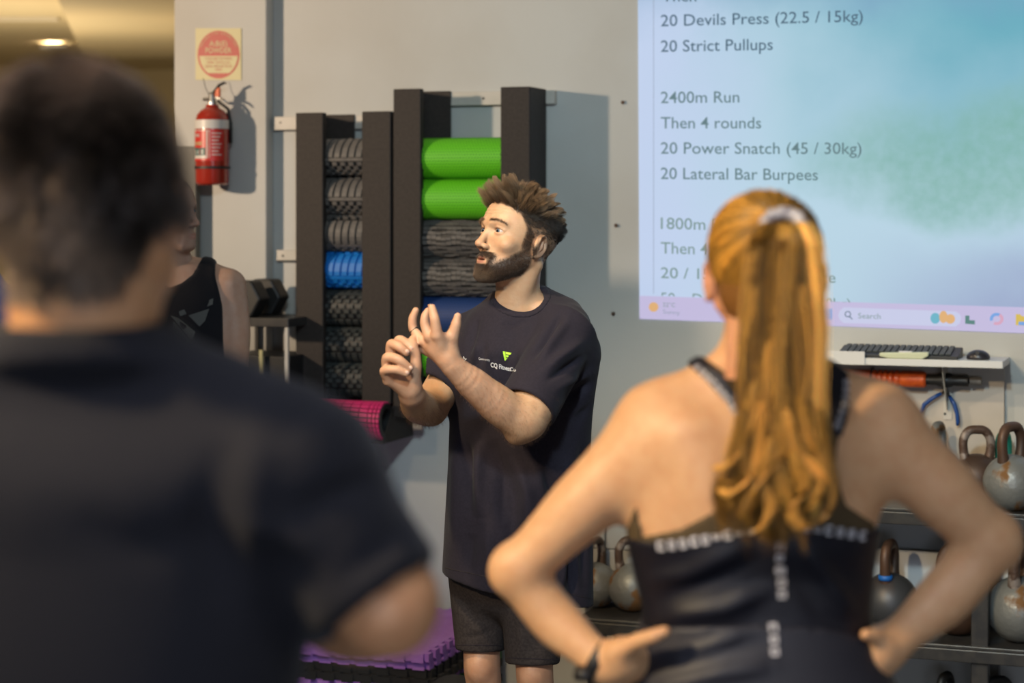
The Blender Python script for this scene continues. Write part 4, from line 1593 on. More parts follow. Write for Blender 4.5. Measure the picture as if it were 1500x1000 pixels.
def head_field(h=0.0024, neck_pts=None, male=True, extra=None, zlow=-0.24, open_mouth=True):
    f = Field((-0.125, -0.145, zlow), (0.125, 0.15, 0.145), h)
    f.ell((0, 0.014, 0.030), (0.0765, 0.098, 0.090), k=0)
    f.ell((0, -0.030, 0.022), (0.066, 0.064, 0.078), k=0.02)
    f.ell((0, -0.030, -0.035), (0.060, 0.055, 0.066), k=0.02)
    f.ell((0, -0.034, -0.078), (0.047, 0.050, 0.040), k=0.02)
    f.ell((0, -0.072, -0.102), (0.021, 0.017, 0.017), k=0.018)
    for s in (-1, 1):
        f.cone((s * 0.063, 0.008, -0.048), (s * 0.024, -0.066, -0.104), 0.014, 0.013, k=0.02)
        f.ell((s * 0.047, -0.058, -0.030), (0.019, 0.020, 0.017), k=0.016)
        f.cone((s * 0.012, -0.086, 0.020), (s * 0.044, -0.070, 0.022), 0.010, 0.009, k=0.012)
    f.cone((-0.012, -0.084, 0.017), (0.012, -0.084, 0.017), 0.009, 0.009, k=0.010)
    # eye sockets
    for s in (-1, 1):
        f.ell((s * 0.031, -0.096, -0.001), (0.0165, 0.0155, 0.0115), k=0.012, mode='sub')
    # nose
    f.cone((0, -0.083, 0.010), (0, -0.104, -0.034), 0.0075, 0.0092, k=0.008)
    f.ell((0, -0.1060, -0.0385), (0.0110, 0.0105, 0.0092), k=0.006)
    for s in (-1, 1):
        f.ell((s * 0.0125, -0.0945, -0.0425), (0.0066, 0.0105, 0.0070), k=0.005)
        f.ell((s * 0.0066, -0.1010, -0.0495), (0.0038, 0.0060, 0.0045), k=0.002, mode='sub')
    # muzzle and lips
    f.ell((0, -0.072, -0.076), (0.030, 0.022, 0.022), k=0.012)
    z0 = -0.0700
    lo_ = 0.009 if open_mouth else 0.0035
    f.poly([(-0.025, -0.0835, z0 - 0.003), (-0.012, -0.0910, z0 + 0.001), (0, -0.0930, z0), (0.012, -0.0910, z0 + 0.001), (0.025, -0.0835, z0 - 0.003)], [0.002, 0.0036, 0.0036, 0.0036, 0.002], k=0.004)
    f.poly([(-0.023, -0.0835, z0 - 0.006), (-0.011, -0.0890, z0 - lo_ - 0.001), (0, -0.0908, z0 - lo_ - 0.0015), (0.011, -0.0890, z0 - lo_ - 0.001), (0.023, -0.0835, z0 - 0.006)],
           [0.002, 0.0040, 0.0046, 0.0040, 0.002], k=0.004)
    if open_mouth:
        f.ell((0, -0.096, z0 - 0.0050), (0.017, 0.013, 0.0026), k=0.001, mode='sub')
    else:
        f.ell((0, -0.099, z0 - 0.0015), (0.022, 0.010, 0.0010), k=0.001, mode='sub')
    # lids
    for s in (-1, 1):
        e = (s * EYEC[0], EYEC[1], EYEC[2])
        f.ell(e, (0.0154, 0.0154, 0.0154), k=0.004)
        f.poly([(e[0] - s * 0.013, e[1] - 0.0085, 0.0045), (e[0], e[1] - 0.0138, 0.0092), (e[0] + s * 0.0155, e[1] - 0.003, 0.003)], 0.0026, k=0.004)
        f.ell((e[0] + s * 0.001, e[1] - 0.012, 0.0006), (0.0148, 0.0195, 0.0042), rotm('Y', s * 4), k=0.0012, mode='sub')
    # ears
    for s in (-1, 1):
        R = rotm('Z', s * 30) @ rotm('X', -10)
        c = np.array((s * 0.0800, 0.014, -0.016))
        T_ = lambda p: c + R @ np.array(p)
        f.ell(c, (0.0080, 0.0225, 0.0300), R, k=0.006)
        f.ell(T_((s * 0.0075, -0.001, 0.004)), (0.0065, 0.0140, 0.0205), R, k=0.002, mode='sub')
        f.poly([T_((s * 0.004, -0.014, 0.004)), T_((s * 0.006, -0.014, 0.018)), T_((s * 0.007, -0.004, 0.027)), T_((s * 0.008, 0.009, 0.0275)), T_((s * 0.008, 0.020, 0.019)), T_((s * 0.008, 0.0225, 0.004)), T_((s * 0.006, 0.018, -0.010)), T_((s * 0.004, 0.008, -0.022)), T_((0, -0.006, -0.029))],
               [0.0025, 0.0032, 0.0035, 0.0036, 0.0037, 0.0036, 0.0036, 0.0044, 0.0055], k=0.003)
        f.poly([T_((s * 0.004, 0.009, 0.014)), T_((s * 0.005, 0.008, 0.0)), T_((s * 0.004, 0.001, -0.010))], [0.003, 0.0032, 0.003], k=0.003)
        f.ell(T_((s * 0.003, -0.011, -0.004)), (0.004, 0.004, 0.005), R, k=0.003)
    # neck
    if neck_pts is None:
        neck_pts = [((0, 0.028, -0.055), 0.056), ((0, 0.040, -0.13), 0.058), ((0, 0.05, -0.24), 0.064)]
    f.poly([p for p, r_ in neck_pts], [r_ for p, r_ in neck_pts], k=0.03, kj=0.03)
    if extra:
        extra(f)
    return f


def head_color(V, base=(0.52, 0.30, 0.21), beard=None, scalp=None, lip=(0.44, 0.20, 0.15)):
    c = np.tile(np.array(base), (len(V), 1))
    x, y, z = V.T
    g = lambda p, r_: np.exp(-(((V - np.array(p)) / np.array(r_)) ** 2).sum(1))
    red = np.zeros(len(V))
    for s in (-1, 1):
        red += 0.45 * g((s * 0.045, -0.065, -0.035), (0.02, 0.03, 0.018))
        red += 0.8 * g((s * 0.083, 0.02, -0.018), (0.012, 0.022, 0.034))
        red += 0.35 * g((s * 0.0315, -0.085, 0.0), (0.016, 0.012, 0.011))
    red += 0.6 * g((0, -0.112, -0.042), (0.014, 0.014, 0.014))
    red = np.clip(red, 0, 1)[:, None]
    c = c * (1 - red * 0.45) + np.array((0.50, 0.20, 0.14)) * red * 0.45
    l = np.maximum(g((0, -0.094, -0.0700), (0.022, 0.012, 0.0040)), g((0, -0.092, -0.0800), (0.019, 0.012, 0.0052)))
    l = np.clip(l * 1.8 - 0.3, 0, 1)[:, None]
    c = c * (1 - l) + np.array(lip) * l
    ls = np.clip(sum(g((s * 0.0320, -0.0845, 0.0066), (0.014, 0.010, 0.0020)) for s in (-1, 1)) * 1.2, 0, 1)[:, None]
    c = c * (1 - ls * 0.75) + np.array((0.13, 0.07, 0.05)) * ls * 0.75
    # inside of the mouth and nostrils
    dk = np.clip(g((0, -0.084, -0.0750), (0.018, 0.006, 0.003)) * 1.5, 0, 1)[:, None]
    c = c * (1 - dk * 0.8) + np.array((0.10, 0.02, 0.02)) * dk * 0.8
    if beard is not None:
        b = beard(V)[:, None] ** 0.7
        c = c * (1 - b * 0.96) + np.array((0.030, 0.018, 0.013)) * b * 0.96
        bz = sum(np.exp(-((V[:, 0] - s * 0.030) / 0.019) ** 4 - ((V[:, 2] - 0.0245) / 0.0045) ** 2) for s in (-1, 1))[:, None] * (V[:, 1:2] < -0.04)
        c = c * (1 - bz * 0.4) + np.array((0.09, 0.050, 0.032)) * bz * 0.4
    if scalp is not None:
        b, sc_ = scalp(V)
        b = b[:, None]
        c = c * (1 - b) + np.array(sc_) * b
    return c


def sstep(x, a, b):
    t = np.clip((x - a) / (b - a), 0, 1)
    return t * t * (3 - 2 * t)


def beard_mask(V):
    x, y, z = V.T
    ax_ = np.abs(x)
    # cheek line: from the ear (y 0.0, z -0.022) to the mouth corner (y -0.082, z -0.062)
    line = np.maximum(-0.016 + y * 0.85, -0.080)
    m = sstep(line - z, -0.008, 0.010)
    m *= sstep(0.008 - y, 0.0, 0.010)
    burn = (ax_ > 0.056) * (ax_ < 0.0745) * sstep(y, -0.030, -0.018) * sstep(0.002 - y, 0, 0.006) * sstep(0.030 - z, 0, 0.01) * sstep(z, -0.04, -0.02)
    m = np.maximum(m, burn * 0.8)
    low = -0.128 + np.clip(y + 0.07, 0, 1) * 0.55       # jaw underline rises backwards
    m *= sstep(z, low - 0.006, low + 0.004)
    # moustache
    mu = np.exp(-((x / 0.030) ** 6)) * sstep(z + np.abs(x) * 0.35, -0.0685, -0.0655) * sstep(-0.0520 - z, 0, 0.003) * (y < -0.065)
    m = np.maximum(m, mu)
    mu2 = np.exp(-((np.abs(x) - 0.027) / 0.0065) ** 2) * sstep(z, -0.095, -0.085) * sstep(-0.056 - z, 0, 0.004) * (y < -0.05)
    m = np.maximum(m, mu2)
    # bare lips and the patch beside the lower lip
    lp = np.exp(-((x / 0.021) ** 4 + ((z + 0.0765) / 0.0085) ** 4)) * (y < -0.075)
    m *= 1 - np.clip(lp * 2.0, 0, 1)
    return np.clip(m, 0, 1)


def placed(V, Mx):
    A = np.array(Mx)
    return V @ A[:3, :3].T + A[:3, 3]


def grow(V, N, mask, n, length, dirfn, clumps=0, clump_w=0.7, k=6, jit=0.25, r=None, stand=0.6):
    """hair from surface points: mask gives probability; returns (n,k,3)"""
    r = r or np.random.RandomState(3)
    p = mask / mask.sum()
    idx = r.choice(len(V), n, p=p)
    R0 = V[idx] + r.normal(size=(n, 3)) * 0.0007
    N0 = N[idx]
    L = length(R0) * r.uniform(0.75, 1.2, n)
    D_ = dirfn(R0, N0) + r.normal(size=(n, 3)) * jit
    D_ /= np.linalg.norm(D_, axis=1)[:, None]
    t = np.linspace(0, 1, k)
    a = N0[:, None, :] * stand + D_[:, None, :] * (1 - stand)
    pts = R0[:, None, :] - N0[:, None, :] * 0.002 + L[:, None, None] * (a * t[None, :, None] * (1 - t[None, :, None] * 0.5) + D_[:, None, :] * (t ** 1.7)[None, :, None] * 0.6)
    if clumps:
        ci = r.choice(n, clumps, replace=False)
        Cc = R0[ci]
        d = ((R0[:, None, :] - Cc[None]) ** 2).sum(2)
        near = d.argmin(1)
        tgt = pts[ci][near]
        w = (t ** 1.1)[None, :, None] * clump_w * r.uniform(0.55, 1.1, n)[:, None, None]
        pts = pts * (1 - w) + (tgt + (R0 - Cc[near])[:, None, :] * 0.12) * w
    return pts


BVH = None
from mathutils.bvhtree import BVHTree


def bvh_of(V, Q):
    return BVHTree.FromPolygons([tuple(v) for v in V], [tuple(q) for q in Q])


def ray_pix(bv, px, py, lift=0.0):
    d = Vector(((px - 750) / F, 1, -(py - HZ) / F)).normalized()
    o = Vector((0, 0, EYE))
    h_, n_, i_, dist = bv.ray_cast(o, d)
    if h_ is None:
        return None, None
    if n_.dot(d) > 0:
        n_ = -n_
    return h_ + n_ * lift, n_


def fold_displace(V, N, folds, keep=None):
    """press creases into the camera-facing side of a garment. folds: (pixel polyline, depth in m, width in px)"""
    px = 750 + V[:, 0] / V[:, 1] * F
    py = HZ - (V[:, 2] - EYE) / V[:, 1] * F
    facing = np.clip(-N[:, 1] * 1.6, 0, 1)
    disp = np.zeros(len(V))
    for pts, amp, w in folds:
        best = np.full(len(V), 1e9)
        tt = np.zeros(len(V))
        n = len(pts) - 1
        for i in range(n):
            a = np.array(pts[i], float)
            b = np.array(pts[i + 1], float)
            d_ = b - a
            t = np.clip(((px - a[0]) * d_[0] + (py - a[1]) * d_[1]) / (d_ @ d_), 0, 1)
            q = np.hypot(px - a[0] - t * d_[0], py - a[1] - t * d_[1])
            m = q < best
            best[m] = q[m]
            tt[m] = (i + t[m]) / n
        env = np.sin(np.clip(tt, 0.02, 0.98) * math.pi) ** 0.6
        disp += amp * env * np.exp(-(best / w) ** 2)
    if keep is not None:
        for a, b in keep:
            a = np.array(a, float)
            b = np.array(b, float)
            d_ = b - a
            t = np.clip(((px - a[0]) * d_[0] + (py - a[1]) * d_[1]) / (d_ @ d_), 0, 1)
            q = np.hypot(px - a[0] - t * d_[0], py - a[1] - t * d_[1])
            disp *= sstep(q, 36, 90)
    return V + N * (disp * facing)[:, None]


def capped(f, a, b, ra, rb, k=0.01, mode='add', el=None, rnd=0.0):
    """truncated cone with flat ends"""
    a = np.array(a, float)
    b = np.array(b, float)
    d = b - a
    L = np.linalg.norm(d)
    d = d / L
    rm = max(ra, rb)

    def fn(X, Y, Z):
        x, y, z = X - a[0], Y - a[1], Z - a[2]
        t = x * d[0] + y * d[1] + z * d[2]
        q = np.sqrt(np.maximum(x * x + y * y + z * z - t * t, 0))
        if el is not None:
            # squash along one direction
            e = np.array(el[0], float)
            e /= np.linalg.norm(e)
            s_ = x * e[0] + y * e[1] + z * e[2]
            q = np.sqrt(np.maximum(q * q - s_ * s_, 0) + (s_ / el[1]) ** 2)
        r_ = ra + (rb - ra) * np.clip(t / L, 0, 1)
        return smin_max(q - r_, np.maximum(-t, t - L), rnd)
    ex = np.sqrt(np.maximum(1 - d * d, 0)) * rm * 1.3
    lo = np.minimum(a, b) - ex
    hi = np.maximum(a, b) + ex
    return f.op(fn, lo, hi, k, mode)


def smin_max(a, b, k):
    return -smin(-a, -b, k) if k > 0 else np.maximum(a, b)


# ------------------------------------------------------------------ the instructor
ID = 4.93
HM = Matrix.Translation(Vector(P(757, 349, ID))) @ Matrix.Rotation(math.radians(-55), 4, 'Z') @ Matrix.Rotation(math.radians(-14), 4, 'X')
HI = np.array(HM.inverted())
toL = lambda p: tuple(HI[:3, :3] @ np.array(p) + HI[:3, 3])
nk = [((0, 0.026, -0.055), 0.052), (toL(P(758, 425, 4.95)), 0.054), (toL(P(758, 470, 4.97)), 0.070)]


def ex_(f):
    f.poly([toL(P(760, 448, 4.98)), toL(P(700, 470, 5.04))], [0.045, 0.03], k=0.03)
    f.poly([toL(P(764, 446, 4.97)), toL(P(825, 470, 4.90))], [0.045, 0.03], k=0.03)


_ex = ex_


def ex_(f):
    _ex(f)
    f.poly([toL(P(787, 390, 4.895)), toL(P(768, 425, 4.905)), toL(P(750, 466, 4.925))], [0.010, 0.009, 0.008], k=0.03)


hf = head_field(0.0022, nk, True, ex_, zlow=-0.26)
hV, hQ = hf.mesh()
hN = vnormals(hV, hQ)
fw = sstep(hV[:, 2], 0.036, 0.042) * sstep(0.068 - hV[:, 2], 0, 0.006) * (hV[:, 1] < -0.03) * np.exp(-(hV[:, 0] / 0.045) ** 4)
hV = hV + hN * (fw * 0.0007 * np.sin((hV[:, 2] + 0.002 * np.cos(hV[:, 0] * 90)) * 2 * math.pi / 0.0085))[:, None]


def scalp_mask_m(V, soft=0.006):
    x, y, z = V.T
    ax_ = np.abs(x)
    front = 0.066 - 0.10 * np.clip(ax_ - 0.035, 0, 1) * 0
    # hairline height as a function of y (front) : high at the forehead, drops behind the temple
    hl = np.interp(y, [-0.10, -0.068, -0.045, -0.028, -0.012, 0.0, 0.03, 0.045, 0.07, 0.11], [0.075, 0.066, 0.050, 0.020, 0.002, 0.0, 0.012, -0.045, -0.060, -0.060])
    return sstep(z - hl, -soft, soft)


top = lambda V: sstep(V[:, 2], 0.045, 0.075)
hC = head_color(hV, (0.56, 0.345, 0.215), beard_mask, lambda V: (scalp_mask_m(V) * (0.55 + 0.4 * sstep(V[:, 2], 0.02, 0.05)), (0.055, 0.032, 0.022)))
parts = [(placed(hV, HM), hQ, hC)]

# arms and hands, one field
f = Field(np.minimum(P(545, 680, 4.45), P(545, 680, 5.1)), (P(890, 430, 5.1)[0], 5.1, P(700, 430, 5.1)[2]), 0.0027)
p = P
# left arm (right in the picture)
f.poly([p(832, 492, 4.87), p(803, 550, 4.785), p(786, 585, 4.74), p(772, 612, 4.705)], [0.040, 0.044, 0.056, 0.050], k=0)
f.poly([p(764, 616, 4.70), p(733, 595, 4.67), p(699, 567, 4.635), p(664, 536, 4.60), p(655, 524, 4.595)], [0.046, 0.0455, 0.0385, 0.0280, 0.0255], k=0.025, kj=0.02)
f.ell(p(756, 636, 4.72), (0.022, 0.026, 0.022), k=0.03)
WR = 0.026
mcp = [(640, 491, 4.565), (629, 492, 4.58), (620, 499, 4.60), (616, 508, 4.62)]
for m_ in mcp:
    f.cone(p(655, 524, 4.595), p(*m_), 0.020, 0.0125, k=0.012)
f.ell(p(643, 507, 4.59), (0.026, 0.014, 0.022), k=0.015)
fing = [[(640, 491, 4.565), (637, 469, 4.56), (634, 456, 4.565), (631.5, 446.5, 4.57)],
        [(629, 493, 4.58), (622.5, 475, 4.585), (622.5, 464, 4.585), (626.5, 455, 4.59)],
        [(620, 499, 4.60), (606, 483, 4.62), (604.5, 467, 4.62), (609, 454.5, 4.62)],
        [(616, 508, 4.62), (607, 496, 4.605), (602, 502, 4.59), (603, 508, 4.585)]]
rr_ = [[0.0135, 0.0116, 0.0102, 0.0078], [0.0130, 0.0112, 0.0100, 0.0076], [0.0115, 0.0108, 0.0100, 0.0078], [0.0108, 0.0098, 0.0088, 0.0076]]
for a, b in zip(fing, rr_):
    f.poly([p(*q) for q in a], b, k=0.0035, kj=0.004)
f.poly([p(660, 520, 4.60), p(662, 497, 4.59), p(667.5, 477, 4.585), p(670.5, 463.5, 4.585)], [0.019, 0.0150, 0.0122, 0.0090], k=0.012, kj=0.006)
f.poly([p(645, 493, 4.572), p(658, 494, 4.585)], 0.010, k=0.010)
# right arm (left in the picture)
f.poly([p(690, 488, 5.04), p(662, 545, 4.97), p(650, 565, 4.945), p(630, 596, 4.87)], [0.036, 0.040, 0.047, 0.043], k=0)
f.poly([p(630, 598, 4.87), p(614, 595, 4.74), p(603, 578, 4.63), p(600, 568, 4.61)], [0.043, 0.041, 0.0310, 0.0280], k=0.012, kj=0.02)
mcp = [(582, 529, 4.605), (575, 536, 4.59), (569, 547, 4.578), (568, 557, 4.572)]
for m_ in mcp:
    f.cone(p(600, 568, 4.61), p(*m_), 0.021, 0.0125, k=0.012)
f.ell(p(590, 552, 4.598), (0.030, 0.020, 0.030), k=0.014)
fing = [[(582, 529, 4.605), (584, 499, 4.605), (594, 502, 4.59), (602, 511, 4.582)],
        [(575, 536, 4.59), (573, 505, 4.578), (584, 507.5, 4.563), (595, 516, 4.56)],
        [(569, 547, 4.578), (567, 524, 4.556), (582, 526, 4.543), (600, 539, 4.548)],
        [(570, 556, 4.572), (563, 543, 4.550), (578, 541, 4.538), (595, 547, 4.542)]]
rr_ = [[0.0135, 0.0118, 0.0108, 0.0086], [0.0135, 0.0120, 0.0110, 0.0090], [0.0132, 0.0118, 0.0112, 0.0090], [0.0125, 0.0110, 0.0100, 0.0080]]
for a, b in zip(fing, rr_):
    f.poly([p(*q) for q in a], b, k=0.0030, kj=0.004)
f.poly([p(604, 563, 4.605), p(609, 540, 4.59), p(608.5, 520, 4.588), p(606, 506, 4.588)], [0.018, 0.0135, 0.0118, 0.0090], k=0.010, kj=0.006)
aV, aQ = f.mesh()
aN = vnormals(aV, aQ)
aC = np.tile(np.array((0.56, 0.345, 0.215)), (len(aV), 1))
# knuckles and fingertips a little redder
hand = sstep(-(aV[:, 1] - 4.66), 0, 0.05)
aC *= (1 + 0.05 * nse(aV * 160, 3)[:, None])
aC[:, 1] *= 1 - 0.06 * hand
parts.append((aV, aQ, aC))
# legs
f = Field((P(640, 0, 5.15)[0], 4.70, 0.0), (P(850, 0, 5.15)[0], 5.22, 0.75), 0.006)
for (x, y, D, xk, Dk) in ((706, 860, 5.0, 706, 4.98), (781, 870, 4.93, 783, 4.90)):
    kx = P(xk, 975, Dk)
    f.poly([P(x, y, D), (kx[0], kx[1], 0.50), (kx[0] + 0.005, kx[1] + 0.01, 0.44), (kx[0], kx[1] + 0.04, 0.33), (kx[0], kx[1] + 0.045, 0.10), (kx[0], kx[1] + 0.045, 0.06)], [0.050, 0.046, 0.044, 0.053, 0.034, 0.036], k=0.0, kj=0.03)
    f.ell((kx[0] - 0.008, kx[1] - 0.035, 0.50), (0.026, 0.02, 0.032), k=0.02)
lV, lQ = f.mesh()
parts.append((lV, lQ, np.tile(np.array((0.46, 0.26, 0.17)), (len(lV), 1))))
V, Q, Cc = merge(parts)

inst = thing('person', 'bearded man in dark navy t-shirt and shorts gesturing with both hands, in focus', 'person', tuple(P(755, 300, 4.95) * np.array([1, 1, 0])))
ib_ = (-inst.location[0], -inst.location[1], -inst.location[2])


def child(name, V, Q, m, par, col=None, smooth=True):
    o = np_mesh(name, V, Q, m, par, smooth, col)
    o.location = -Vector(par.location) if par.rotation_euler.z == 0 else par.matrix_world.inverted().translation
    return o


def mbchild(mb, name, m, par, smooth=False, bevel=0.0):
    return mb.build(name, m, par, smooth, bevel, -Vector(par.location))


child('body', V, Q, M['skin'], inst, Cc)
for s in (-1, 1):
    e = MB().lathe([(0.0, -0.0134)] + [(0.0134 * math.sin(math.radians(a)), -0.0134 * math.cos(math.radians(a))) for a in range(4, 180, 4)] + [(0.0, 0.0134)], 28, axis=1)
    o = e.build('eye', M['eye'], inst, True)
    Mx = HM @ Matrix.Translation(Vector((s * EYEC[0], EYEC[1], EYEC[2]))) @ Matrix.Rotation(math.radians(7), 4, 'Z') @ Matrix.Rotation(math.radians(5), 4, 'X')
    o.matrix_local = Matrix.Translation(-Vector(inst.location)) @ Mx
# teeth strip
hr = np.random.RandomState(11)
# beard
bm = beard_mask(hV) * (1 + 1.5 * (hV[:, 2] > -0.07) * (hV[:, 1] < -0.07))
bl = lambda R0: 0.0055 + 0.003 * sstep(-R0[:, 2], 0.07, 0.10) * sstep(-R0[:, 1], 0.02, 0.07)
bd_ = lambda R0, N0: N0 * 0.35 + np.array([0, -0.05, -0.9])
pb_ = grow(hV, hN, bm, 30000, bl, bd_, 0, 0, 4, 0.42, hr)
bc = np.array((0.060, 0.034, 0.023)) * hr.uniform(0.5, 1.5, (30000, 1))
tipg = sstep(-pb_[:, 0, 1], 0.06, 0.085) * sstep(-pb_[:, 0, 2], 0.085, 0.10)
bc = bc * (1 - 0.5 * tipg[:, None]) + np.array((0.20, 0.13, 0.085)) * 0.5 * tipg[:, None] * hr.uniform(0.3, 1.6, (30000, 1))
o = strands('beard', placed(pb_.reshape(-1, 3), HM).reshape(pb_.shape), 0.00040, M['hair'], inst, bc)
o.location = ib_
# eyebrows
bw = np.zeros(len(hV))
for s in (-1, 1):
    xx = np.abs(hV[:, 0] - s * 0.031)
    zl = 0.0250 - ((hV[:, 0] * s - 0.026) / 0.022) ** 2 * 0.005
    bw += (xx < 0.0225) * (np.abs(hV[:, 2] - zl) < 0.0028) * (hV[:, 1] < -0.05)
pe = grow(hV, hN, bw + 1e-12, 900, lambda R0: np.full(len(R0), 0.009), lambda R0, N0: N0 * 0.1 + np.stack([np.sign(R0[:, 0]) * 0.9, np.zeros(len(R0)), 0.35 + 0 * R0[:, 0]], 1), 0, 0, 4, 0.2, hr)
o = strands('eyebrows', placed(pe.reshape(-1, 3), HM).reshape(pe.shape), 0.00022, M['hair'], inst, np.array((0.14, 0.078, 0.048)) * hr.uniform(0.6, 1.4, (900, 1)))
o.location = ib_
# hair: short sides, long spiky top
sm = scalp_mask_m(hV)
side = sm * (1 - sstep(hV[:, 2], 0.055, 0.085))
tp = sm * sstep(hV[:, 2], 0.045, 0.07)
# fade: very short low on the sides
fl = lambda R0: 0.003 + 0.020 * sstep(R0[:, 2], 0.0, 0.055)
fd_ = lambda R0, N0: N0 * 0.25 + np.array([0, 0.55, -0.45])
s1 = grow(hV, hN, side, 9000, fl, fd_, 260, 0.5, 5, 0.18, hr)
c1 = np.array((0.020, 0.013, 0.010)) * hr.uniform(0.5, 1.7, (9000, 1))
fr = lambda R0: sstep(-R0[:, 1], -0.02, 0.06)
tl = lambda R0: (0.016 + 0.020 * fr(R0)) * (1 - 0.62 * sstep(R0[:, 1], 0.02, 0.08)) + 0.018 * np.abs(np.sin(R0[:, 0] * 130 + R0[:, 1] * 90))


def td(R0, N0):
    d = N0 * 0.9
    f_ = fr(R0)
    d[:, 1] += -0.75 * f_ + 0.75 * (1 - f_)
    d[:, 2] += 0.35 * f_ - 0.05
    d[:, 0] += 0.5 * np.sin(R0[:, 1] * 150 + R0[:, 0] * 60) * 0.6
    return d


s2 = grow(hV, hN, tp, 8500, tl, td, 75, 0.93, 7, 0.20, hr)
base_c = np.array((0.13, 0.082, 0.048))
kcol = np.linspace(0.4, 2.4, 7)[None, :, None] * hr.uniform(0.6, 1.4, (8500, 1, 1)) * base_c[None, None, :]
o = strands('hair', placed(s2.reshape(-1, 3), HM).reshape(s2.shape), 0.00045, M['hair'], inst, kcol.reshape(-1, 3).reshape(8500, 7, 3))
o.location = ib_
o = strands('side_hair', placed(s1.reshape(-1, 3), HM).reshape(s1.shape), 0.00042, M['hair'], inst, c1)
o.location = ib_
# forearm hair
am = ((aV[:, 1] < 4.82) & (aV[:, 0] > P(672, 0, 4.62)[0]) & (aN[:, 1] < 0.2)) * 1.0
am += ((aV[:, 0] < P(650, 0, 4.8)[0]) & (aV[:, 2] < P(0, 580, 4.7)[2]) & (aV[:, 1] > 4.66)) * 0.7
pf = grow(aV, aN, am, 4000, lambda R0: np.full(len(R0), 0.011), lambda R0, N0: N0 * 0.25 + np.array([0.2, 0, -0.9]), 0, 0, 4, 0.35, hr)
o = strands('arm_hair', pf, 0.00016, M['hair'], inst, np.array((0.16, 0.08, 0.04)) * hr.uniform(0.5, 1.4, (4000, 1)))
o.location = ib_
# finger nails
mbn = None
for (x, y, D, nx, ny) in ((596.5, 514.5, 4.5525, 10, 6), (602.5, 509.5, 4.575, 8, 6), (601.5, 538.5, 4.5405, 9, 6), (596, 545.5, 4.5355, 9, 4)):
    c_ = Vector(P(x, y, D))
    nm_ = Field(c_ - Vector((0.012, 0.012, 0.012)), c_ + Vector((0.012, 0.012, 0.012)), 0.0012)
    an = math.degrees(math.atan2(-ny, nx))
    nm_.ell(c_, (0.0056, 0.0028, 0.0044), rotm('Y', -an), k=0)
    vv, qq = nm_.mesh()
    o = child('nail', vv, qq, None, inst)
    o.data.materials.append(M.setdefault('nail', mat('nail', (0.62, 0.40, 0.33), 0.3)))
# ring
mb = MB()
a_, b_ = Vector(P(603.8, 478, 4.62)), Vector(P(605.2, 486.5, 4.62))
mb.tube([Vector(P(605.0, 482.0, 4.62)), Vector(P(608.2, 486.0, 4.62))], 0.0116, 18)
mbchild(mb, 'ring', M['black'], inst, True)

# t-shirt
f = Field((P(630, 0, 5.2)[0], 4.60, P(0, 905, 5.2)[2]), (P(895, 0, 5.2)[0], 5.25, P(0, 400, 5.2)[2]), 0.0046)
S = []
for (y, cx, hw, b, D) in ((905, 760, 110, 0.155, 4.97), (840, 759, 109, 0.155, 4.97), (760, 760, 108, 0.150, 4.97), (660, 761, 104, 0.150, 4.97), (580, 762, 101, 0.145, 4.97), (520, 764, 97, 0.140, 4.97),
                          (485, 764, 90, 0.125, 4.98), (460, 762, 74, 0.105, 4.985), (440, 759, 50, 0.080, 4.99), (428, 758, 38, 0.066, 4.99)):
    q = P(cx, y, D)
    S.append((q[2], q[0], q[1], hw / F * D, b, math.radians(0)))


def tfold(X, Y, Z):
    return 0.0035 * np.sin(X * 38 + Y * 20) * np.clip((1.18 - Z) * 2.0, 0, 1) + 0.002 * np.sin(X * 70 - Z * 14 + 1)


f.loft(S, k=0, fold=tfold)
f.poly([P(762, 452, 4.97), P(829, 480, 4.885)], [0.052, 0.062], k=0.03)
f.poly([P(757, 455, 4.99), P(697, 489, 5.045)], [0.048, 0.060], k=0.03)
f.poly([P(770, 436, 4.99), P(828, 462, 4.93)], [0.046, 0.045], k=0.02)
# sleeves
capped(f, P(836, 482, 4.89), P(771, 599, 4.725), 0.070, 0.073, k=0.03, rnd=0.006)
f.poly([P(845, 520, 4.91), P(838, 590, 4.92), P(835, 640, 4.94)], [0.06, 0.052, 0.04], k=0.03)
capped(f, P(697, 492, 5.05), P(637, 573, 4.93), 0.064, 0.066, k=0.03, rnd=0.006)
capped(f, P(781, 581, 4.750), P(758, 622, 4.692), 0.062, 0.063, k=0.003, mode='sub')
capped(f, P(646, 561, 4.948), P(624, 590, 4.900), 0.055, 0.055, k=0.003, mode='sub')
# neck opening
FoC = f.F.copy()
NK = Field(f.lo, f.lo + (f.n - 1) * f.h, f.h)
NK.F[...] = 0.2
NR = rotm('Y', 17)


def nkfn(X, Y, Z):
    c = P(759, 430, 4.915)
    r = (0.066, 0.085, 0.044)
    x, y, z = X - c[0], Y - c[1], Z - c[2]
    x, y, z = (NR[0][0] * x + NR[1][0] * y + NR[2][0] * z, NR[0][1] * x + NR[1][1] * y + NR[2][1] * z, NR[0][2] * x + NR[1][2] * y + NR[2][2] * z)
    q = np.sqrt((x / r[0]) ** 2 + (y / r[1]) ** 2 + (z / r[2]) ** 2)
    g = np.sqrt((x / r[0] ** 2) ** 2 + (y / r[1] ** 2) ** 2 + (z / r[2] ** 2) ** 2) + 1e-9
    return q * (q - 1) / g


NK.op(nkfn, P(759, 430, 4.915) - 0.14, P(759, 430, 4.915) + 0.14, 0, 'add')
NG = NK.F
f.F = np.maximum(f.F, -NG)
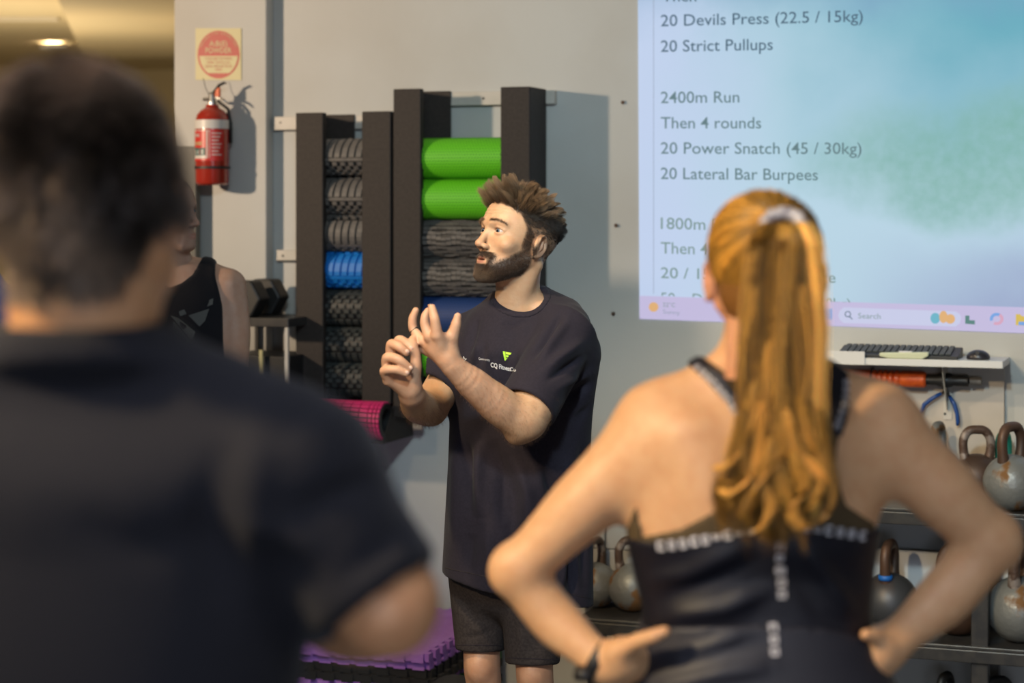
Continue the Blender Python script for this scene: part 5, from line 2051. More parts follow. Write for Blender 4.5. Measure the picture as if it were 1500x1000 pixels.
# hem cut, sloping down to the right
hz0, hz1 = P(650, 838, 4.97), P(868, 884, 4.97)
sl_ = (hz1[2] - hz0[2]) / (hz1[0] - hz0[0])
f.op(lambda X, Y, Z: (hz0[2] + (X - hz0[0]) * sl_ - Z) + 0 * Y, f.lo, (0.6, 5.3, 0.95), 0.004, 'int')
f.op(lambda X, Y, Z: -((hz0[2] + (X - hz0[0]) * sl_ + 0.03 - Z)) + 0 * Y, (0, 0, 0), (0, 0, 0), 0.0, 'add') if False else None
tV, tQ = f.mesh()
tN = vnormals(tV, tQ)
folds = [([(709, 505), (706, 530), (704, 562)], -0.0162, 4.8), ([(700, 500), (696, 545)], 0.0081, 5.7),
         ([(822, 462), (795, 500), (768, 540), (752, 566)], -0.0223, 5.2), ([(832, 470), (806, 506), (780, 545)], 0.0142, 6.6),
         ([(858, 520), (820, 545), (784, 570), (762, 578)], -0.0203, 5.2), ([(852, 500), (815, 528), (775, 562)], 0.0162, 6.6),
         ([(868, 560), (835, 580), (800, 600)], -0.0182, 5.7), ([(866, 545), (830, 562), (792, 585)], 0.0121, 5.7),
         ([(862, 600), (835, 615), (808, 625)], -0.0162, 5.7), ([(866, 590), (828, 640), (805, 655)], -0.0142, 5.7),
         ([(676, 610), (684, 660), (690, 745)], -0.0203, 8.5), ([(702, 640), (700, 700), (704, 760)], 0.0203, 9.5), ([(722, 640), (735, 700), (738, 770)], -0.0182, 9.5),
         ([(665, 600), (668, 700), (664, 800)], 0.0142, 8.5), ([(755, 665), (772, 720), (778, 800)], 0.0182, 10.4), ([(790, 660), (805, 700), (826, 760)], -0.0203, 9.5),
         ([(740, 660), (752, 730), (750, 830)], -0.0121, 9.5), ([(815, 640), (840, 700), (850, 780)], 0.0203, 9.5), ([(850, 640), (858, 720), (856, 860)], -0.0203, 6.6),
         ([(840, 780), (838, 870)], -0.0243, 5.7), ([(825, 790), (820, 870)], 0.0162, 5.7), ([(690, 780), (686, 840)], -0.0101, 8.5), ([(715, 775), (718, 845)], 0.0101, 8.5),
         ([(735, 470), (750, 478), (775, 470)], -0.0061, 4.8), ([(700, 465), (690, 500), (680, 530)], -0.0121, 5.7), ([(770, 470), (764, 520), (756, 550)], 0.0081, 8.5)]
tV = fold_displace(tV, tN, folds, [((748, 566), (797, 628)), ((615, 550), (655, 600))])
child('t_shirt', tV, tQ, M['tee'], inst)
tb = bvh_of(tV, tQ)
# collar band
CF = np.maximum(np.maximum(FoC - 0.0030, NG - 0.016), -NG - 0.0005)
cV, cQ = surface_nets(CF.astype(np.float32), f.lo, f.h)
child('collar', cV, cQ, M['tee'], inst)
# sleeve and hem stitching
pts = []
for i in range(40):
    x = 652 + i * (866 - 652) / 39
    y = 838 + (x - 650) * (884 - 838) / (868 - 650) - 7
    h_, n_ = ray_pix(tb, x, y, 0.0004)
    if h_ is not None and h_[1] < 5.1:
        pts.append(h_)
mbchild(MB().tube(pts, 0.0008, 5), 'hem_seam', M['shorts'], inst)


def cloth_print(s, x0, y0, x1, y1, cap, m, name='lettering', bold=0.0):
    co, fs = text_mesh(s, bold)
    w = co[:, 0].max() - co[:, 0].min()
    vs = []
    for c in co:
        u = (c[0] - co[:, 0].min()) / w
        px_, py_ = x0 + u * (x1 - x0), y0 + u * (y1 - y0) - c[1] / CAP * cap
        h_, n_ = ray_pix(tb, px_, py_, 0.0012)
        vs.append(tuple(h_) if h_ is not None else tuple(P(px_, py_, 4.8)))
    mbchild(MB().add(vs, fs), name, m, inst)


cloth_print('CQ Fitness', 719, 537, 749, 543.5, 6.6, M['print'], bold=0.02)
cloth_print('Co', 747, 543, 756, 544.5, 5.6, M['print'], bold=0.02)
cloth_print('Community', 701, 526.5, 718, 529, 3.4, M['print'])
cloth_print('ly', 679, 526, 684, 528.5, 4.6, M['print'])


def poly_print(polys, m, name):
    mb = MB()
    for pl_ in polys:
        n = len(pl_)
        vs = []
        for x, y in pl_:
            h_, n_ = ray_pix(tb, x, y, 0.0014)
            vs.append(tuple(h_) if h_ is not None else tuple(P(x, y, 4.8)))
        mb.add(vs, [tuple(range(n))])
    mbchild(mb, name, m, inst)


poly_print([[(736.5, 514.5), (740.3, 515), (741.2, 527.6), (739.3, 528)], [(741.0, 515.2), (749.4, 517.2), (747.3, 519.8), (741.2, 518.6)], [(741.3, 520.2), (745.5, 521.0), (744.0, 523.2), (741.5, 522.8)],
            [(741.6, 524.0), (743.2, 524.4), (741.8, 526.6)]], M['lime'], 'emblem')

# shorts
f = Field((P(640, 0, 5.15)[0], 4.68, P(0, 985, 5.1)[2]), (P(860, 0, 5.15)[0], 5.2, P(0, 815, 5.1)[2]), 0.0046)
f.ell(P(758, 838, 4.97), (0.158, 0.115, 0.13), k=0)
capped(f, P(705, 830, 5.0), P(703.5, 951, 4.985), 0.086, 0.062, k=0.015, rnd=0.005)
capped(f, P(781, 840, 4.93), P(780, 971, 4.905), 0.086, 0.067, k=0.015, rnd=0.005)
capped(f, P(703.5, 943, 4.985), P(703.5, 965, 4.985), 0.053, 0.053, k=0.002, mode='sub')
capped(f, P(780, 963, 4.905), P(780, 985, 4.905), 0.058, 0.058, k=0.002, mode='sub')
f.op(lambda X, Y, Z: Z - (P(0, 826, 4.97)[2]) + 0 * X + 0 * Y, (-1, 4, P(0, 826, 4.97)[2] - 0.01), (1, 6, 2), 0.0, 'int')
sV, sQ = f.mesh()
sN = vnormals(sV, sQ)
sV = fold_displace(sV, sN, [([(665, 870), (690, 900), (725, 935)], -0.005, 8), ([(700, 880), (705, 940)], 0.005, 9), ([(760, 870), (765, 930), (762, 965)], 0.006, 8),
                            ([(790, 880), (785, 960)], -0.006, 8), ([(680, 935), (720, 925)], -0.003, 4)])
child('shorts', sV, sQ, M['shorts'], inst)
sbv = bvh_of(sV, sQ)
for (x0, x1, y0, y1) in ((669, 736, 944, 945), (741, 818, 963, 966)):
    pts = []
    for i in range(16):
        x = x0 + (x1 - x0) * i / 15
        h_, n_ = ray_pix(sbv, x, y0 + (y1 - y0) * i / 15, 0.0003)
        if h_ is not None:
            pts.append(h_)
    if len(pts) > 2:
        mbchild(MB().tube(pts, 0.0008, 5), 'hem_seam', M['tee'], inst)
# shoes and socks
for (xk, Dk) in ((706, 4.98), (783, 4.90)):
    kx = P(xk, 975, Dk)
    f = Field((kx[0] - 0.16, kx[1] - 0.24, -0.01), (kx[0] + 0.10, kx[1] + 0.15, 0.16), 0.006)
    f.poly([(kx[0], kx[1] + 0.06, 0.05), (kx[0] - 0.02, kx[1] - 0.04, 0.05), (kx[0] - 0.06, kx[1] - 0.14, 0.036)], [0.048, 0.046, 0.038], k=0, kj=0.03)
    f.cone((kx[0], kx[1] + 0.045, 0.06), (kx[0], kx[1] + 0.045, 0.11), 0.045, 0.042, k=0.02)
    f.op(lambda X, Y, Z: -Z + 0 * X + 0 * Y, f.lo, (9, 9, 0.2), 0.006, 'int')
    vv, qq = f.mesh()
    child('shoe', vv, qq, M['shorts'], inst)

# ------------------------------------------------------------------ the woman with the ponytail
WD = 3.0
SK = (0.68, 0.395, 0.205)
wom = thing('person', 'woman seen from behind, ginger ponytail, black tank top, hands on hips', 'person', tuple(P(1110, 300, 3.0) * np.array([1, 1, 0])))
f = Field((P(690, 0, 3.1)[0], 2.74, P(0, 1090, 3.1)[2]), (P(1530, 0, 3.1)[0], 3.28, P(0, 270, 3.0)[2]), 0.0052)
S = []
for (y, cx, hw, b, D) in ((1090, 1112, 196, 0.125, 3.03), (1010, 1112, 190, 0.122, 3.03), (950, 1110, 168, 0.110, 3.03), (895, 1108, 160, 0.100, 3.03), (840, 1104, 168, 0.100, 3.03), (780, 1102, 179, 0.108, 3.02),
                          (720, 1104, 188, 0.112, 3.02), (670, 1108, 192, 0.108, 3.02), (620, 1112, 176, 0.092, 3.02), (580, 1116, 128, 0.072, 3.025), (550, 1118, 88, 0.058, 3.03)):
    q = P(cx, y, D)
    S.append((q[2], q[0], q[1], hw / F * D, b, 0))
f.loft(S, k=0, pw=2.3)
# neck and trapezius
f.poly([P(1120, 430, 3.02), P(1116, 520, 3.03), P(1116, 570, 3.03)], [0.056, 0.060, 0.072], k=0.03, kj=0.02)
f.poly([P(1100, 545, 3.03), P(1010, 580, 3.02), P(960, 612, 3.02)], [0.050, 0.040, 0.046], k=0.03, kj=0.02)
f.poly([P(1132, 545, 3.03), P(1230, 578, 3.02), P(1290, 612, 3.02)], [0.050, 0.040, 0.046], k=0.03, kj=0.02)
# shoulder blades, spine
f.poly([P(1005, 640, 2.965), P(1050, 740, 2.95)], [0.040, 0.028], k=0.04)
f.poly([P(1215, 640, 2.965), P(1180, 740, 2.95)], [0.040, 0.028], k=0.04)
f.poly([P(1117, 600, 2.885), P(1112, 760, 2.885), P(1110, 900, 2.905)], 0.012, k=0.03, mode='sub')
torso = f.F.copy()
# head
HW = Matrix.Translation(Vector(P(1121, 395, 2.99))) @ Matrix.Rotation(math.radians(172), 4, 'Z')
whf = head_field(0.0035, None, False, None, zlow=-0.16, open_mouth=False)
whV, whQ = whf.mesh()
whN = vnormals(whV, whQ)
# arms
f.poly([P(966, 632, 3.02), P(872, 722, 3.02), P(772, 822, 3.03)], [0.064, 0.052, 0.040], k=0.045, kj=0.02)
f.poly([P(760, 838, 3.035), P(812, 906, 3.03), P(872, 962, 2.99), P(886, 976, 2.985)], [0.0385, 0.0385, 0.0275, 0.025], k=0.016, kj=0.02)
f.ell(P(745, 835, 3.03), (0.026, 0.026, 0.030), k=0.03)
f.poly([P(1284, 632, 3.02), P(1365, 705, 3.02), P(1436, 778, 3.03)], [0.064, 0.055, 0.045], k=0.045, kj=0.02)
f.poly([P(1444, 800, 3.035), P(1390, 868, 3.03), P(1318, 932, 3.0), P(1300, 945, 2.995)], [0.044, 0.042, 0.0295, 0.027], k=0.02, kj=0.02)
f.ell(P(1468, 792, 3.03), (0.028, 0.028, 0.034), k=0.03)
# left hand on the hip: palm on the back of the hip, thumb towards the spine, fingers forward
f.poly([P(884, 974, 2.985), P(912, 965, 2.965)], [0.026, 0.028], k=0.015)
f.ell(P(915, 968, 2.975), (0.036, 0.020, 0.034), k=0.02)
f.poly([P(905, 955, 2.95), P(932, 940, 2.925), P(955, 932, 2.905), P(974, 924, 2.90)], [0.017, 0.0125, 0.011, 0.0085], k=0.012, kj=0.006)
for (y0, y1, y2) in ((952, 945, 942), (968, 966, 962), (984, 986, 984), (998, 1004, 1004)):
    f.poly([P(914, y0, 2.985), P(922, y1, 3.04), P(946, y2, 3.10), P(985, y2, 3.135)], [0.0125, 0.011, 0.010, 0.008], k=0.004, kj=0.004)
# right hand
f.poly([P(1302, 944, 2.995), P(1288, 952, 2.985)], [0.027, 0.028], k=0.015)
f.ell(P(1288, 957, 2.99), (0.032, 0.022, 0.034), k=0.02)
f.poly([P(1296, 942, 2.975), P(1284, 932, 2.96), P(1268, 929, 2.945)], [0.016, 0.012, 0.009], k=0.012, kj=0.006)
for (y0, y1) in ((945, 940), (962, 960), (978, 980), (992, 998)):
    f.poly([P(1290, y0, 3.0), P(1293, y1, 3.05), P(1272, y1, 3.11), P(1235, y1, 3.14)], [0.0125, 0.011, 0.010, 0.008], k=0.004, kj=0.004)
V, Q = f.mesh()
wBV = bvh_of(V, Q)
Cc = np.tile(np.array(SK), (len(V), 1))
hv = placed(whV, HW)
hc = head_color(whV, (0.64, 0.32, 0.18))
V2, Q2, C2 = merge([(V, Q, Cc), (hv, whQ, hc)])
child('body', V2, Q2, M['skin'], wom, C2)
for s in (-1, 1):
    e = MB().lathe([(0.0, -0.0134)] + [(0.0134 * math.sin(math.radians(a)), -0.0134 * math.cos(math.radians(a))) for a in range(10, 180, 10)] + [(0.0, 0.0134)], 20, axis=1)
    o = e.build('eye', M['eye'], wom, True)
    o.matrix_local = Matrix.Translation(-Vector(wom.location)) @ HW @ Matrix.Translation(Vector((s * EYEC[0], EYEC[1], EYEC[2])))


def poly_sdf(poly, X, Y, Z):
    """signed pixel distance to a polygon, evaluated through the picture plane and turned into metres"""
    px = 750 + X / Y * F
    py = HZ - (Z - EYE) / Y * F
    px, py = np.broadcast_arrays(px, py)
    n = len(poly)
    d = np.full(px.shape, 1e18)
    ins = np.zeros(px.shape, dtype=bool)
    for i in range(n):
        ax_, ay_ = poly[i]
        bx_, by_ = poly[(i + 1) % n]
        ex_, ey_ = bx_ - ax_, by_ - ay_
        t = np.clip(((px - ax_) * ex_ + (py - ay_) * ey_) / (ex_ ** 2 + ey_ ** 2), 0, 1)
        d = np.minimum(d, (px - ax_ - t * ex_) ** 2 + (py - ay_ - t * ey_) ** 2)
        c = ((ay_ > py) != (by_ > py)) & (px < (bx_ - ax_) * (py - ay_) / (by_ - ay_ + 1e-9) + ax_)
        ins ^= c
    d = np.sqrt(d)
    return np.where(ins, -d, d) / F * 3.0


AX, AY, AZ = f.ax[0][:, None, None], f.ax[1][None, :, None], f.ax[2][None, None, :]


def garment(name, poly, th, m, polys=None):
    # polygon distance on the mean depth slice only (prism through the body)
    g = poly_sdf(poly, AX, np.float32(2.92) + 0 * AX[:1] , AZ)[:, :1, :]
    G = np.maximum(torso - th, g)
    v, q = surface_nets(G.astype(np.float32), f.lo, f.h)
    return v, q


top_poly = [(900, 806), (930, 800), (990, 792), (1050, 782), (1110, 774), (1150, 771), (1200, 771), (1290, 782), (1330, 790), (1330, 1000), (1300, 985), (1110, 955), (930, 975), (880, 1000)]
v, q = garment('tank_top', top_poly, 0.0075, M['tank'])
n_ = vnormals(v, q)
v = fold_displace(v, n_, [([(945, 850), (1010, 838), (1090, 800)], 0.010, 15), ([(960, 880), (1040, 850), (1120, 815)], -0.004, 11), ([(975, 905), (1060, 890), (1130, 860)], 0.011, 14), ([(950, 925), (1050, 925), (1150, 905)], -0.003, 11),
                          ([(1180, 800), (1220, 860), (1250, 900)], 0.010, 14), ([(1160, 840), (1200, 900), (1260, 930)], -0.003, 12)])
child('tank_top', v, q, M['tank'], wom)
wT = bvh_of(v, q)
low_poly = [(880, 960), (930, 940), (1000, 922), (1110, 915), (1210, 922), (1280, 945), (1330, 965), (1330, 1200), (880, 1200)]
v, q = garment('shorts', low_poly, 0.0125, M['tank'])
n_ = vnormals(v, q)
v = fold_displace(v, n_, [([(950, 980), (1040, 950), (1130, 940)], -0.004, 12), ([(960, 1010), (1060, 985), (1130, 975)], 0.010, 14), ([(1000, 960), (1090, 930)], 0.008, 10)])
child('tights', v, q, mat('dark_tights', (0.014, 0.014, 0.022), 0.55), wom)
rb_poly = [(1005, 530), (1040, 530), (1085, 560), (1150, 575), (1205, 545), (1222, 532), (1252, 550), (1246, 600), (1228, 640), (1222, 690), (1240, 740), (1290, 775), (1290, 800), (940, 812), (935, 796),
           (1000, 775), (1048, 745), (1076, 708), (1086, 660), (1084, 612), (1062, 578), (1030, 548)]
v, q = garment('racerback', rb_poly, 0.0045, M['mesh_cloth'])
child('racerback', v, q, M['mesh_cloth'], wom)
sd_poly = [(900, 690), (922, 700), (932, 730), (938, 760), (944, 790), (944, 815), (900, 815)]
v, q = garment('side_band', sd_poly, 0.0055, M['mesh_cloth'])
child('side_band', v, q, M['mesh_cloth'], wom)
for pl_ in ([(1008, 534), (1034, 528), (1062, 552), (1090, 585), (1098, 640), (1086, 640), (1074, 600), (1040, 562)], [(1210, 540), (1232, 532), (1255, 552), (1250, 600), (1232, 640), (1218, 640), (1214, 590)]):
    v, q = garment('strap', pl_, 0.0085, M['tank'])
    child('strap', v, q, M['tank'], wom)


def prints(bv, path, step, size, name='tape_letters', lift=0.0012, tall=1.0):
    """white letter blocks following a tape; path in pixels"""
    letters = 'HUMANRUNBASEFORMLEAD'
    mb = MB()
    P_ = [np.array(a, float) for a in path]
    seg = [np.linalg.norm(P_[i + 1] - P_[i]) for i in range(len(P_) - 1)]
    tot = sum(seg)
    s_ = 0.0
    i = 0
    while s_ < tot:
        r_ = s_
        k_ = 0
        while k_ < len(seg) - 1 and r_ > seg[k_]:
            r_ -= seg[k_]
            k_ += 1
        u = (P_[k_ + 1] - P_[k_]) / seg[k_]
        c_ = P_[k_] + u * r_
        w_ = np.array((-u[1], u[0]))
        h_, n_ = ray_pix(bv, c_[0], c_[1], 0.0)
        if h_ is not None:
            ax1 = (Vector((u[0], 0, -u[1])) - n_ * Vector((u[0], 0, -u[1])).dot(n_)).normalized()
            ax2 = n_.cross(ax1)
            a, b = size / F * 2.9 / 2, size * tall / F * 2.9 / 2
            # a ring-shaped glyph: frame of four bars
            for (x0, x1, y0, y1) in ((-a, a, -b, -b * 0.45), (-a, a, b * 0.45, b), (-a, -a * 0.4, -b, b), (a * 0.4, a, -b, b))[: 4 if i % 3 else 3]:
                vs = [h_ + ax1 * xx + ax2 * yy + n_ * zz_ for zz_ in (0.0, lift) for xx, yy in ((x0, y0), (x1, y0), (x1, y1), (x0, y1))]
                mb.add(vs, [(4, 5, 6, 7), (0, 1, 5, 4), (1, 2, 6, 5), (2, 3, 7, 6), (3, 0, 4, 7)])
        i += 1
        s_ += step
    o = mbchild(mb, name, M['print'], wom)
    o['kind'] = 'stuff'
    return o


prints(wT, [(968, 799), (1000, 796), (1060, 785), (1105, 777), (1150, 774), (1205, 775), (1270, 785)], 16.5, 11.5, tall=1.25, lift=0.003)
prints(wT, [(1143, 800), (1141, 835)], 17, 12)
prints(wT, [(1144, 836), (1146, 880)], 17, 14)
prints(wT, [(1132, 918), (1136, 990)], 18, 13, lift=0.008)
stb_ = []
v, q = garment('strap', [(1000, 520), (1300, 520), (1300, 660), (1000, 660)], 0.0085, M['tank'])
wS = bvh_of(v, q)
prints(wS, [(1021, 538), (1045, 560), (1066, 585), (1080, 610)], 11, 8)
prints(wS, [(1240, 560), (1238, 590), (1226, 625)], 11, 8)
# wrist band
mb = MB().tube([Vector(P(868, 962, 2.99)), Vector(P(884, 972, 2.985))], 0.0325, 24)
mbchild(mb, 'wrist_band', M['black'], wom, True)
mb = MB().tube([Vector(P(846, 985, 2.975)), Vector(P(868, 988, 2.965))], 0.016, 16, flat=0.7)
mbchild(mb, 'watch_case', M['black'], wom, True)
# legs down to the floor (below the frame)
f2 = Field((P(900, 0, 3.1)[0], 2.80, 0.0), (P(1330, 0, 3.1)[0], 3.30, P(0, 1040, 3.03)[2]), 0.008)
for s, cx in ((-1, 1028), (1, 1196)):
    a = P(cx, 1040, 3.03)
    f2.poly([(a[0], 3.03, a[2]), (a[0] - s * 0.01, 3.03, 0.50), (a[0], 3.05, 0.40), (a[0], 3.06, 0.09)], [0.098, 0.058, 0.056, 0.036], k=0.01, kj=0.03)
v, q = f2.mesh()
child('legging_legs', v, q, M['tank'], wom)
for s, cx in ((-1, 1028), (1, 1196)):
    a = P(cx, 1040, 3.03)
    f2 = Field((a[0] - 0.09, 2.95, -0.01), (a[0] + 0.09, 3.32, 0.14), 0.007)
    f2.poly([(a[0], 3.04, 0.045), (a[0], 3.14, 0.045), (a[0], 3.23, 0.034)], [0.042, 0.042, 0.034], k=0, kj=0.03)
    f2.op(lambda X, Y, Z: -Z + 0 * X + 0 * Y, f2.lo, (9, 9, 0.2), 0.006, 'int')
    v, q = f2.mesh()
    child('shoe', v, q, M['print'], wom)

# hair cap
HWi = np.array(HW.inverted())
cap = Field((-0.11, -0.13, -0.10), (0.11, 0.13, 0.15), 0.0032)
cap.ell((0, 0.018, 0.030), (0.0835, 0.104, 0.0965), k=0)
cap.ell((0, 0.040, -0.035), (0.066, 0.066, 0.055), k=0.02)
# open towards the face, and round the ears
cap.op(lambda X, Y, Z: (Y * 0.80 + 0.030 - Z * 0.62 + 0 * X) * -1.0 - 0.0, cap.lo, (0.11, 0.13, 0.15), 0.006, 'int')
for s in (-1, 1):
    cap.ell((s * 0.090, 0.010, -0.026), (0.027, 0.036, 0.046), k=0.005, mode='sub')
cv, cq = cap.mesh()
cvw = placed(cv, HW)
child('hair_cap', cvw, cq, mat('ginger_base', (0.20, 0.085, 0.018), 0.45), wom)
# strands over the cap converging on the tie
tie = np.array(HWi[:3, :3] @ P(1143, 326, 2.885) + HWi[:3, 3])
hr2 = np.random.RandomState(5)
n = 5200
cen = np.array((0, 0.018, 0.030))
rad = np.array((0.0855, 0.106, 0.099))
pts = []
cnt = 0
st = []
while len(st) < n:
    d = hr2.normal(size=3)
    d /= np.linalg.norm(d)
    pz = cen + d * rad
    # keep starts near the hairline band or anywhere behind it
    fr_ = pz[1] * 0.80 + 0.030 - pz[2] * 0.62
    if fr_ < 0.0 or pz[2] < -0.055:
        continue
    if abs(pz[0]) > 0.050 and -0.03 < pz[1] < 0.046 and pz[2] < 0.016:
        continue
    st.append(d)
st = np.array(st)
td_ = (tie - cen) / rad
td_ /= np.linalg.norm(td_)
k = 9
t = np.linspace(0, 1, k)
om = np.arccos(np.clip(st @ td_, -1, 1))[:, None]
so = np.sin(om) + 1e-6
D3 = (np.sin((1 - t)[None] * om) / so)[..., None] * st[:, None, :] + (np.sin(t[None] * om) / so)[..., None] * td_[None, None, :]
wob_ = 1.0 + 0.022 * np.sin(st @ np.array([17.0, 5, 9]))[:, None] * np.sin(t * math.pi)[None]
pt_ = cen + D3 * rad * (wob_[..., None] + hr2.normal(size=(n, 1, 1)) * 0.006)
lockv = nse(st * 9, 4)
cb_ = np.array((0.52, 0.265, 0.042))
cs_ = cb_ * np.clip(0.85 + 0.45 * lockv, 0.25, 1.6)[:, None] * hr2.uniform(0.6, 1.35, (n, 1))
o = strands('hair', placed(pt_.reshape(-1, 3), HW).reshape(pt_.shape), 0.0008, M['hair'], wom, cs_, taper=False)
o.location = -Vector(wom.location)
# ponytail: locks
K = 22
tt = np.linspace(0, 1, K)
nl = 50
allp, allc, allr = [], [], []
cy_ = [(0.0, 1147, 330, 20, 2.872), (0.035, 1148, 326, 26, 2.835), (0.09, 1149, 350, 42, 2.818), (0.18, 1146, 400, 50, 2.822), (0.35, 1147, 490, 53, 2.826), (0.55, 1147, 590, 58, 2.826), (0.72, 1140, 672, 74, 2.830), (0.86, 1136, 725, 74, 2.836), (1.0, 1140, 782, 54, 2.846)]
cy_ = np.array(cy_)
for L_ in range(nl):
    u = -1 + 2 * (L_ + 0.5) / nl + hr2.uniform(-0.05, 0.05)
    dep = hr2.uniform(-1, 1)
    end = hr2.uniform(0.86, 1.02) if abs(u) < 0.75 else hr2.uniform(0.70, 0.90)
    ph = hr2.uniform(0, 6.28)
    amp = hr2.uniform(3, 9)
    T = tt * end
    cxp = np.interp(T, cy_[:, 0], cy_[:, 1])
    cyp = np.interp(T, cy_[:, 0], cy_[:, 2])
    hwp = np.interp(T, cy_[:, 0], cy_[:, 3])
    dd = np.interp(T, cy_[:, 0], cy_[:, 4])
    curl = np.clip((T - 0.62) / 0.3, 0, 1) ** 1.5
    xx = cxp + u * hwp + amp * np.sin(T * 9 + ph) * np.clip(T * 3, 0, 1) + curl * 24 * np.sin(T * 22 + ph * 1.7) - curl * (u < -0.5) * 22
    yy = cyp + curl * 7 * np.cos(T * 22 + ph)
    thick = 0.021 * np.sqrt(np.clip(1 - u * u * 0.7, 0.1, 1)) * np.interp(T, [0, 0.08, 0.5, 1], [0.5, 1, 1, 0.7])
    DD = dd + dep * thick + curl * 0.012 * np.sin(T * 20 + ph)
    base = np.stack([(xx - 750) / F * DD, DD, EYE - (yy - HZ) / F * DD], 1)
    m_ = 90
    off = hr2.normal(size=(m_, 2)) * np.array([0.0052, 0.0050])
    sprd = np.interp(tt, [0, 0.1, 0.7, 1], [0.45, 1.0, 0.85, 0.55])
    pts_ = base[None] + np.stack([off[:, 0:1] * sprd, off[:, 1:2] * sprd, np.zeros((m_, K))], 2)
    pts_[:, :, 2] += hr2.normal(size=(m_, 1)) * 0.012 * tt[None]
    allp.append(pts_)
    light_ = hr2.choice([0.4, 0.7, 1.0, 1.3, 1.6, 1.9]) * (1.15 if dep < 0 else 0.55)  # nearer locks lightened, deeper ones darkened: highlight and shade put into the colour
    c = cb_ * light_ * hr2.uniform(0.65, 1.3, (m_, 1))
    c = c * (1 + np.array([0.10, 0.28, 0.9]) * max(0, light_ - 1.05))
    allc.append(c)
# loose locks flicking out of the tail
flicks = [([(1104, 560), (1098, 620), (1082, 665), (1058, 684), (1044, 684)], 1.5), ([(1116, 590), (1112, 650), (1096, 700), (1068, 722), (1052, 716)], 1.8), ([(1150, 600), (1158, 650), (1185, 680), (1206, 700), (1216, 712)], 1.9),
          ([(1140, 620), (1150, 660), (1128, 690), (1104, 720), (1098, 752)], 1.5), ([(1170, 580), (1190, 640), (1205, 690), (1196, 730), (1180, 748)], 1.1), ([(1130, 640), (1118, 700), (1130, 740), (1118, 770), (1104, 778)], 1.6),
          ([(1160, 660), (1178, 710), (1160, 748), (1176, 772), (1190, 770)], 1.4), ([(1090, 600), (1088, 660), (1100, 710), (1090, 750), (1100, 770)], 0.7), ([(1200, 600), (1212, 660), (1222, 720), (1210, 756), (1198, 764)], 0.7),
          ([(1128, 500), (1122, 580), (1136, 640), (1120, 690), (1100, 704)], 1.7), ([(1176, 420), (1186, 520), (1176, 600), (1190, 650), (1200, 668)], 1.6), ([(1108, 420), (1100, 500), (1106, 580), (1096, 630), (1080, 656)], 1.5)]
for pa, light_ in flicks:
    pa = np.array(pa, float)
    s5 = np.linspace(0, 1, len(pa))
    xx = cubic(s5, pa[:, 0], tt)
    yy = cubic(s5, pa[:, 1], tt)
    DD = 2.803 + 0.012 * tt + 0.006 * np.sin(tt * 6)
    base = np.stack([(xx - 750) / F * DD, DD, EYE - (yy - HZ) / F * DD], 1)
    m_ = 70
    off = hr2.normal(size=(m_, 2)) * np.array([0.0040, 0.0035])
    sprd = np.interp(tt, [0, 0.1, 0.7, 1], [0.45, 1.0, 0.9, 0.35])
    allp.append(base[None] + np.stack([off[:, 0:1] * sprd, off[:, 1:2] * sprd, off[:, 0:1] * sprd * 0.7], 2))
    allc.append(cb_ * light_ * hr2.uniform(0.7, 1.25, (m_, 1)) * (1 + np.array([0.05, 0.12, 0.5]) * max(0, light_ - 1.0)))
ap = np.concatenate(allp)
ac = np.concatenate(allc)
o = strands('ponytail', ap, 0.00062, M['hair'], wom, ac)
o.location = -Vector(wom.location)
# scrunchie
mb = MB()
pts = []
for i in range(41):
    a = 2 * math.pi * i / 40
    w = 1 + 0.10 * math.sin(a * 9)
    pts.append(Vector(P(1148 + 27 * math.cos(a) * w, 332 - 20 * math.sin(a) * w, 2.862 + 0.016 * math.sin(a))))
mb.tube(pts, [0.0095 + 0.0022 * math.sin(i * 2.9) for i in range(41)], 10)
mbchild(mb, 'scrunchie', mat('silver_scrunchie', (0.55, 0.53, 0.55), 0.4, col2=(0.25, 0.24, 0.28), scale=90, sheen=0.3), wom, True)

# ------------------------------------------------------------------ the man in the near left
MD = 1.95
man = thing('person', 'dark-haired man in black t-shirt seen from behind, blurred close in the left foreground', 'person', tuple(P(110, 300, MD) * np.array([1, 1, 0])))
HL = Matrix.Translation(Vector(P(148, 279, 1.97))) @ Matrix.Rotation(math.radians(164), 4, 'Z') @ Matrix.Rotation(math.radians(-9), 4, 'X')
HLi = np.array(HL.inverted())
tl_ = lambda p_: tuple(HLi[:3, :3] @ np.array(p_) + HLi[:3, 3])
mf = head_field(0.0034, [((0, 0.030, -0.055), 0.060), (tl_(P(126, 425, 1.965)), 0.076), (tl_(P(120, 500, 1.98)), 0.070)], True, None, zlow=-0.25, open_mouth=False)
mV, mQ = mf.mesh()
mN = vnormals(mV, mQ)


def scalp_back(V_, soft=0.008):
    x, y, z = V_.T
    hl = np.interp(y, [-0.10, -0.060, -0.040, -0.020, 0.0, 0.03, 0.045, 0.07, 0.11], [0.075, 0.070, 0.045, 0.000, 0.000, 0.012, -0.055, -0.088, -0.092])
    return sstep(z - hl, -soft, soft)


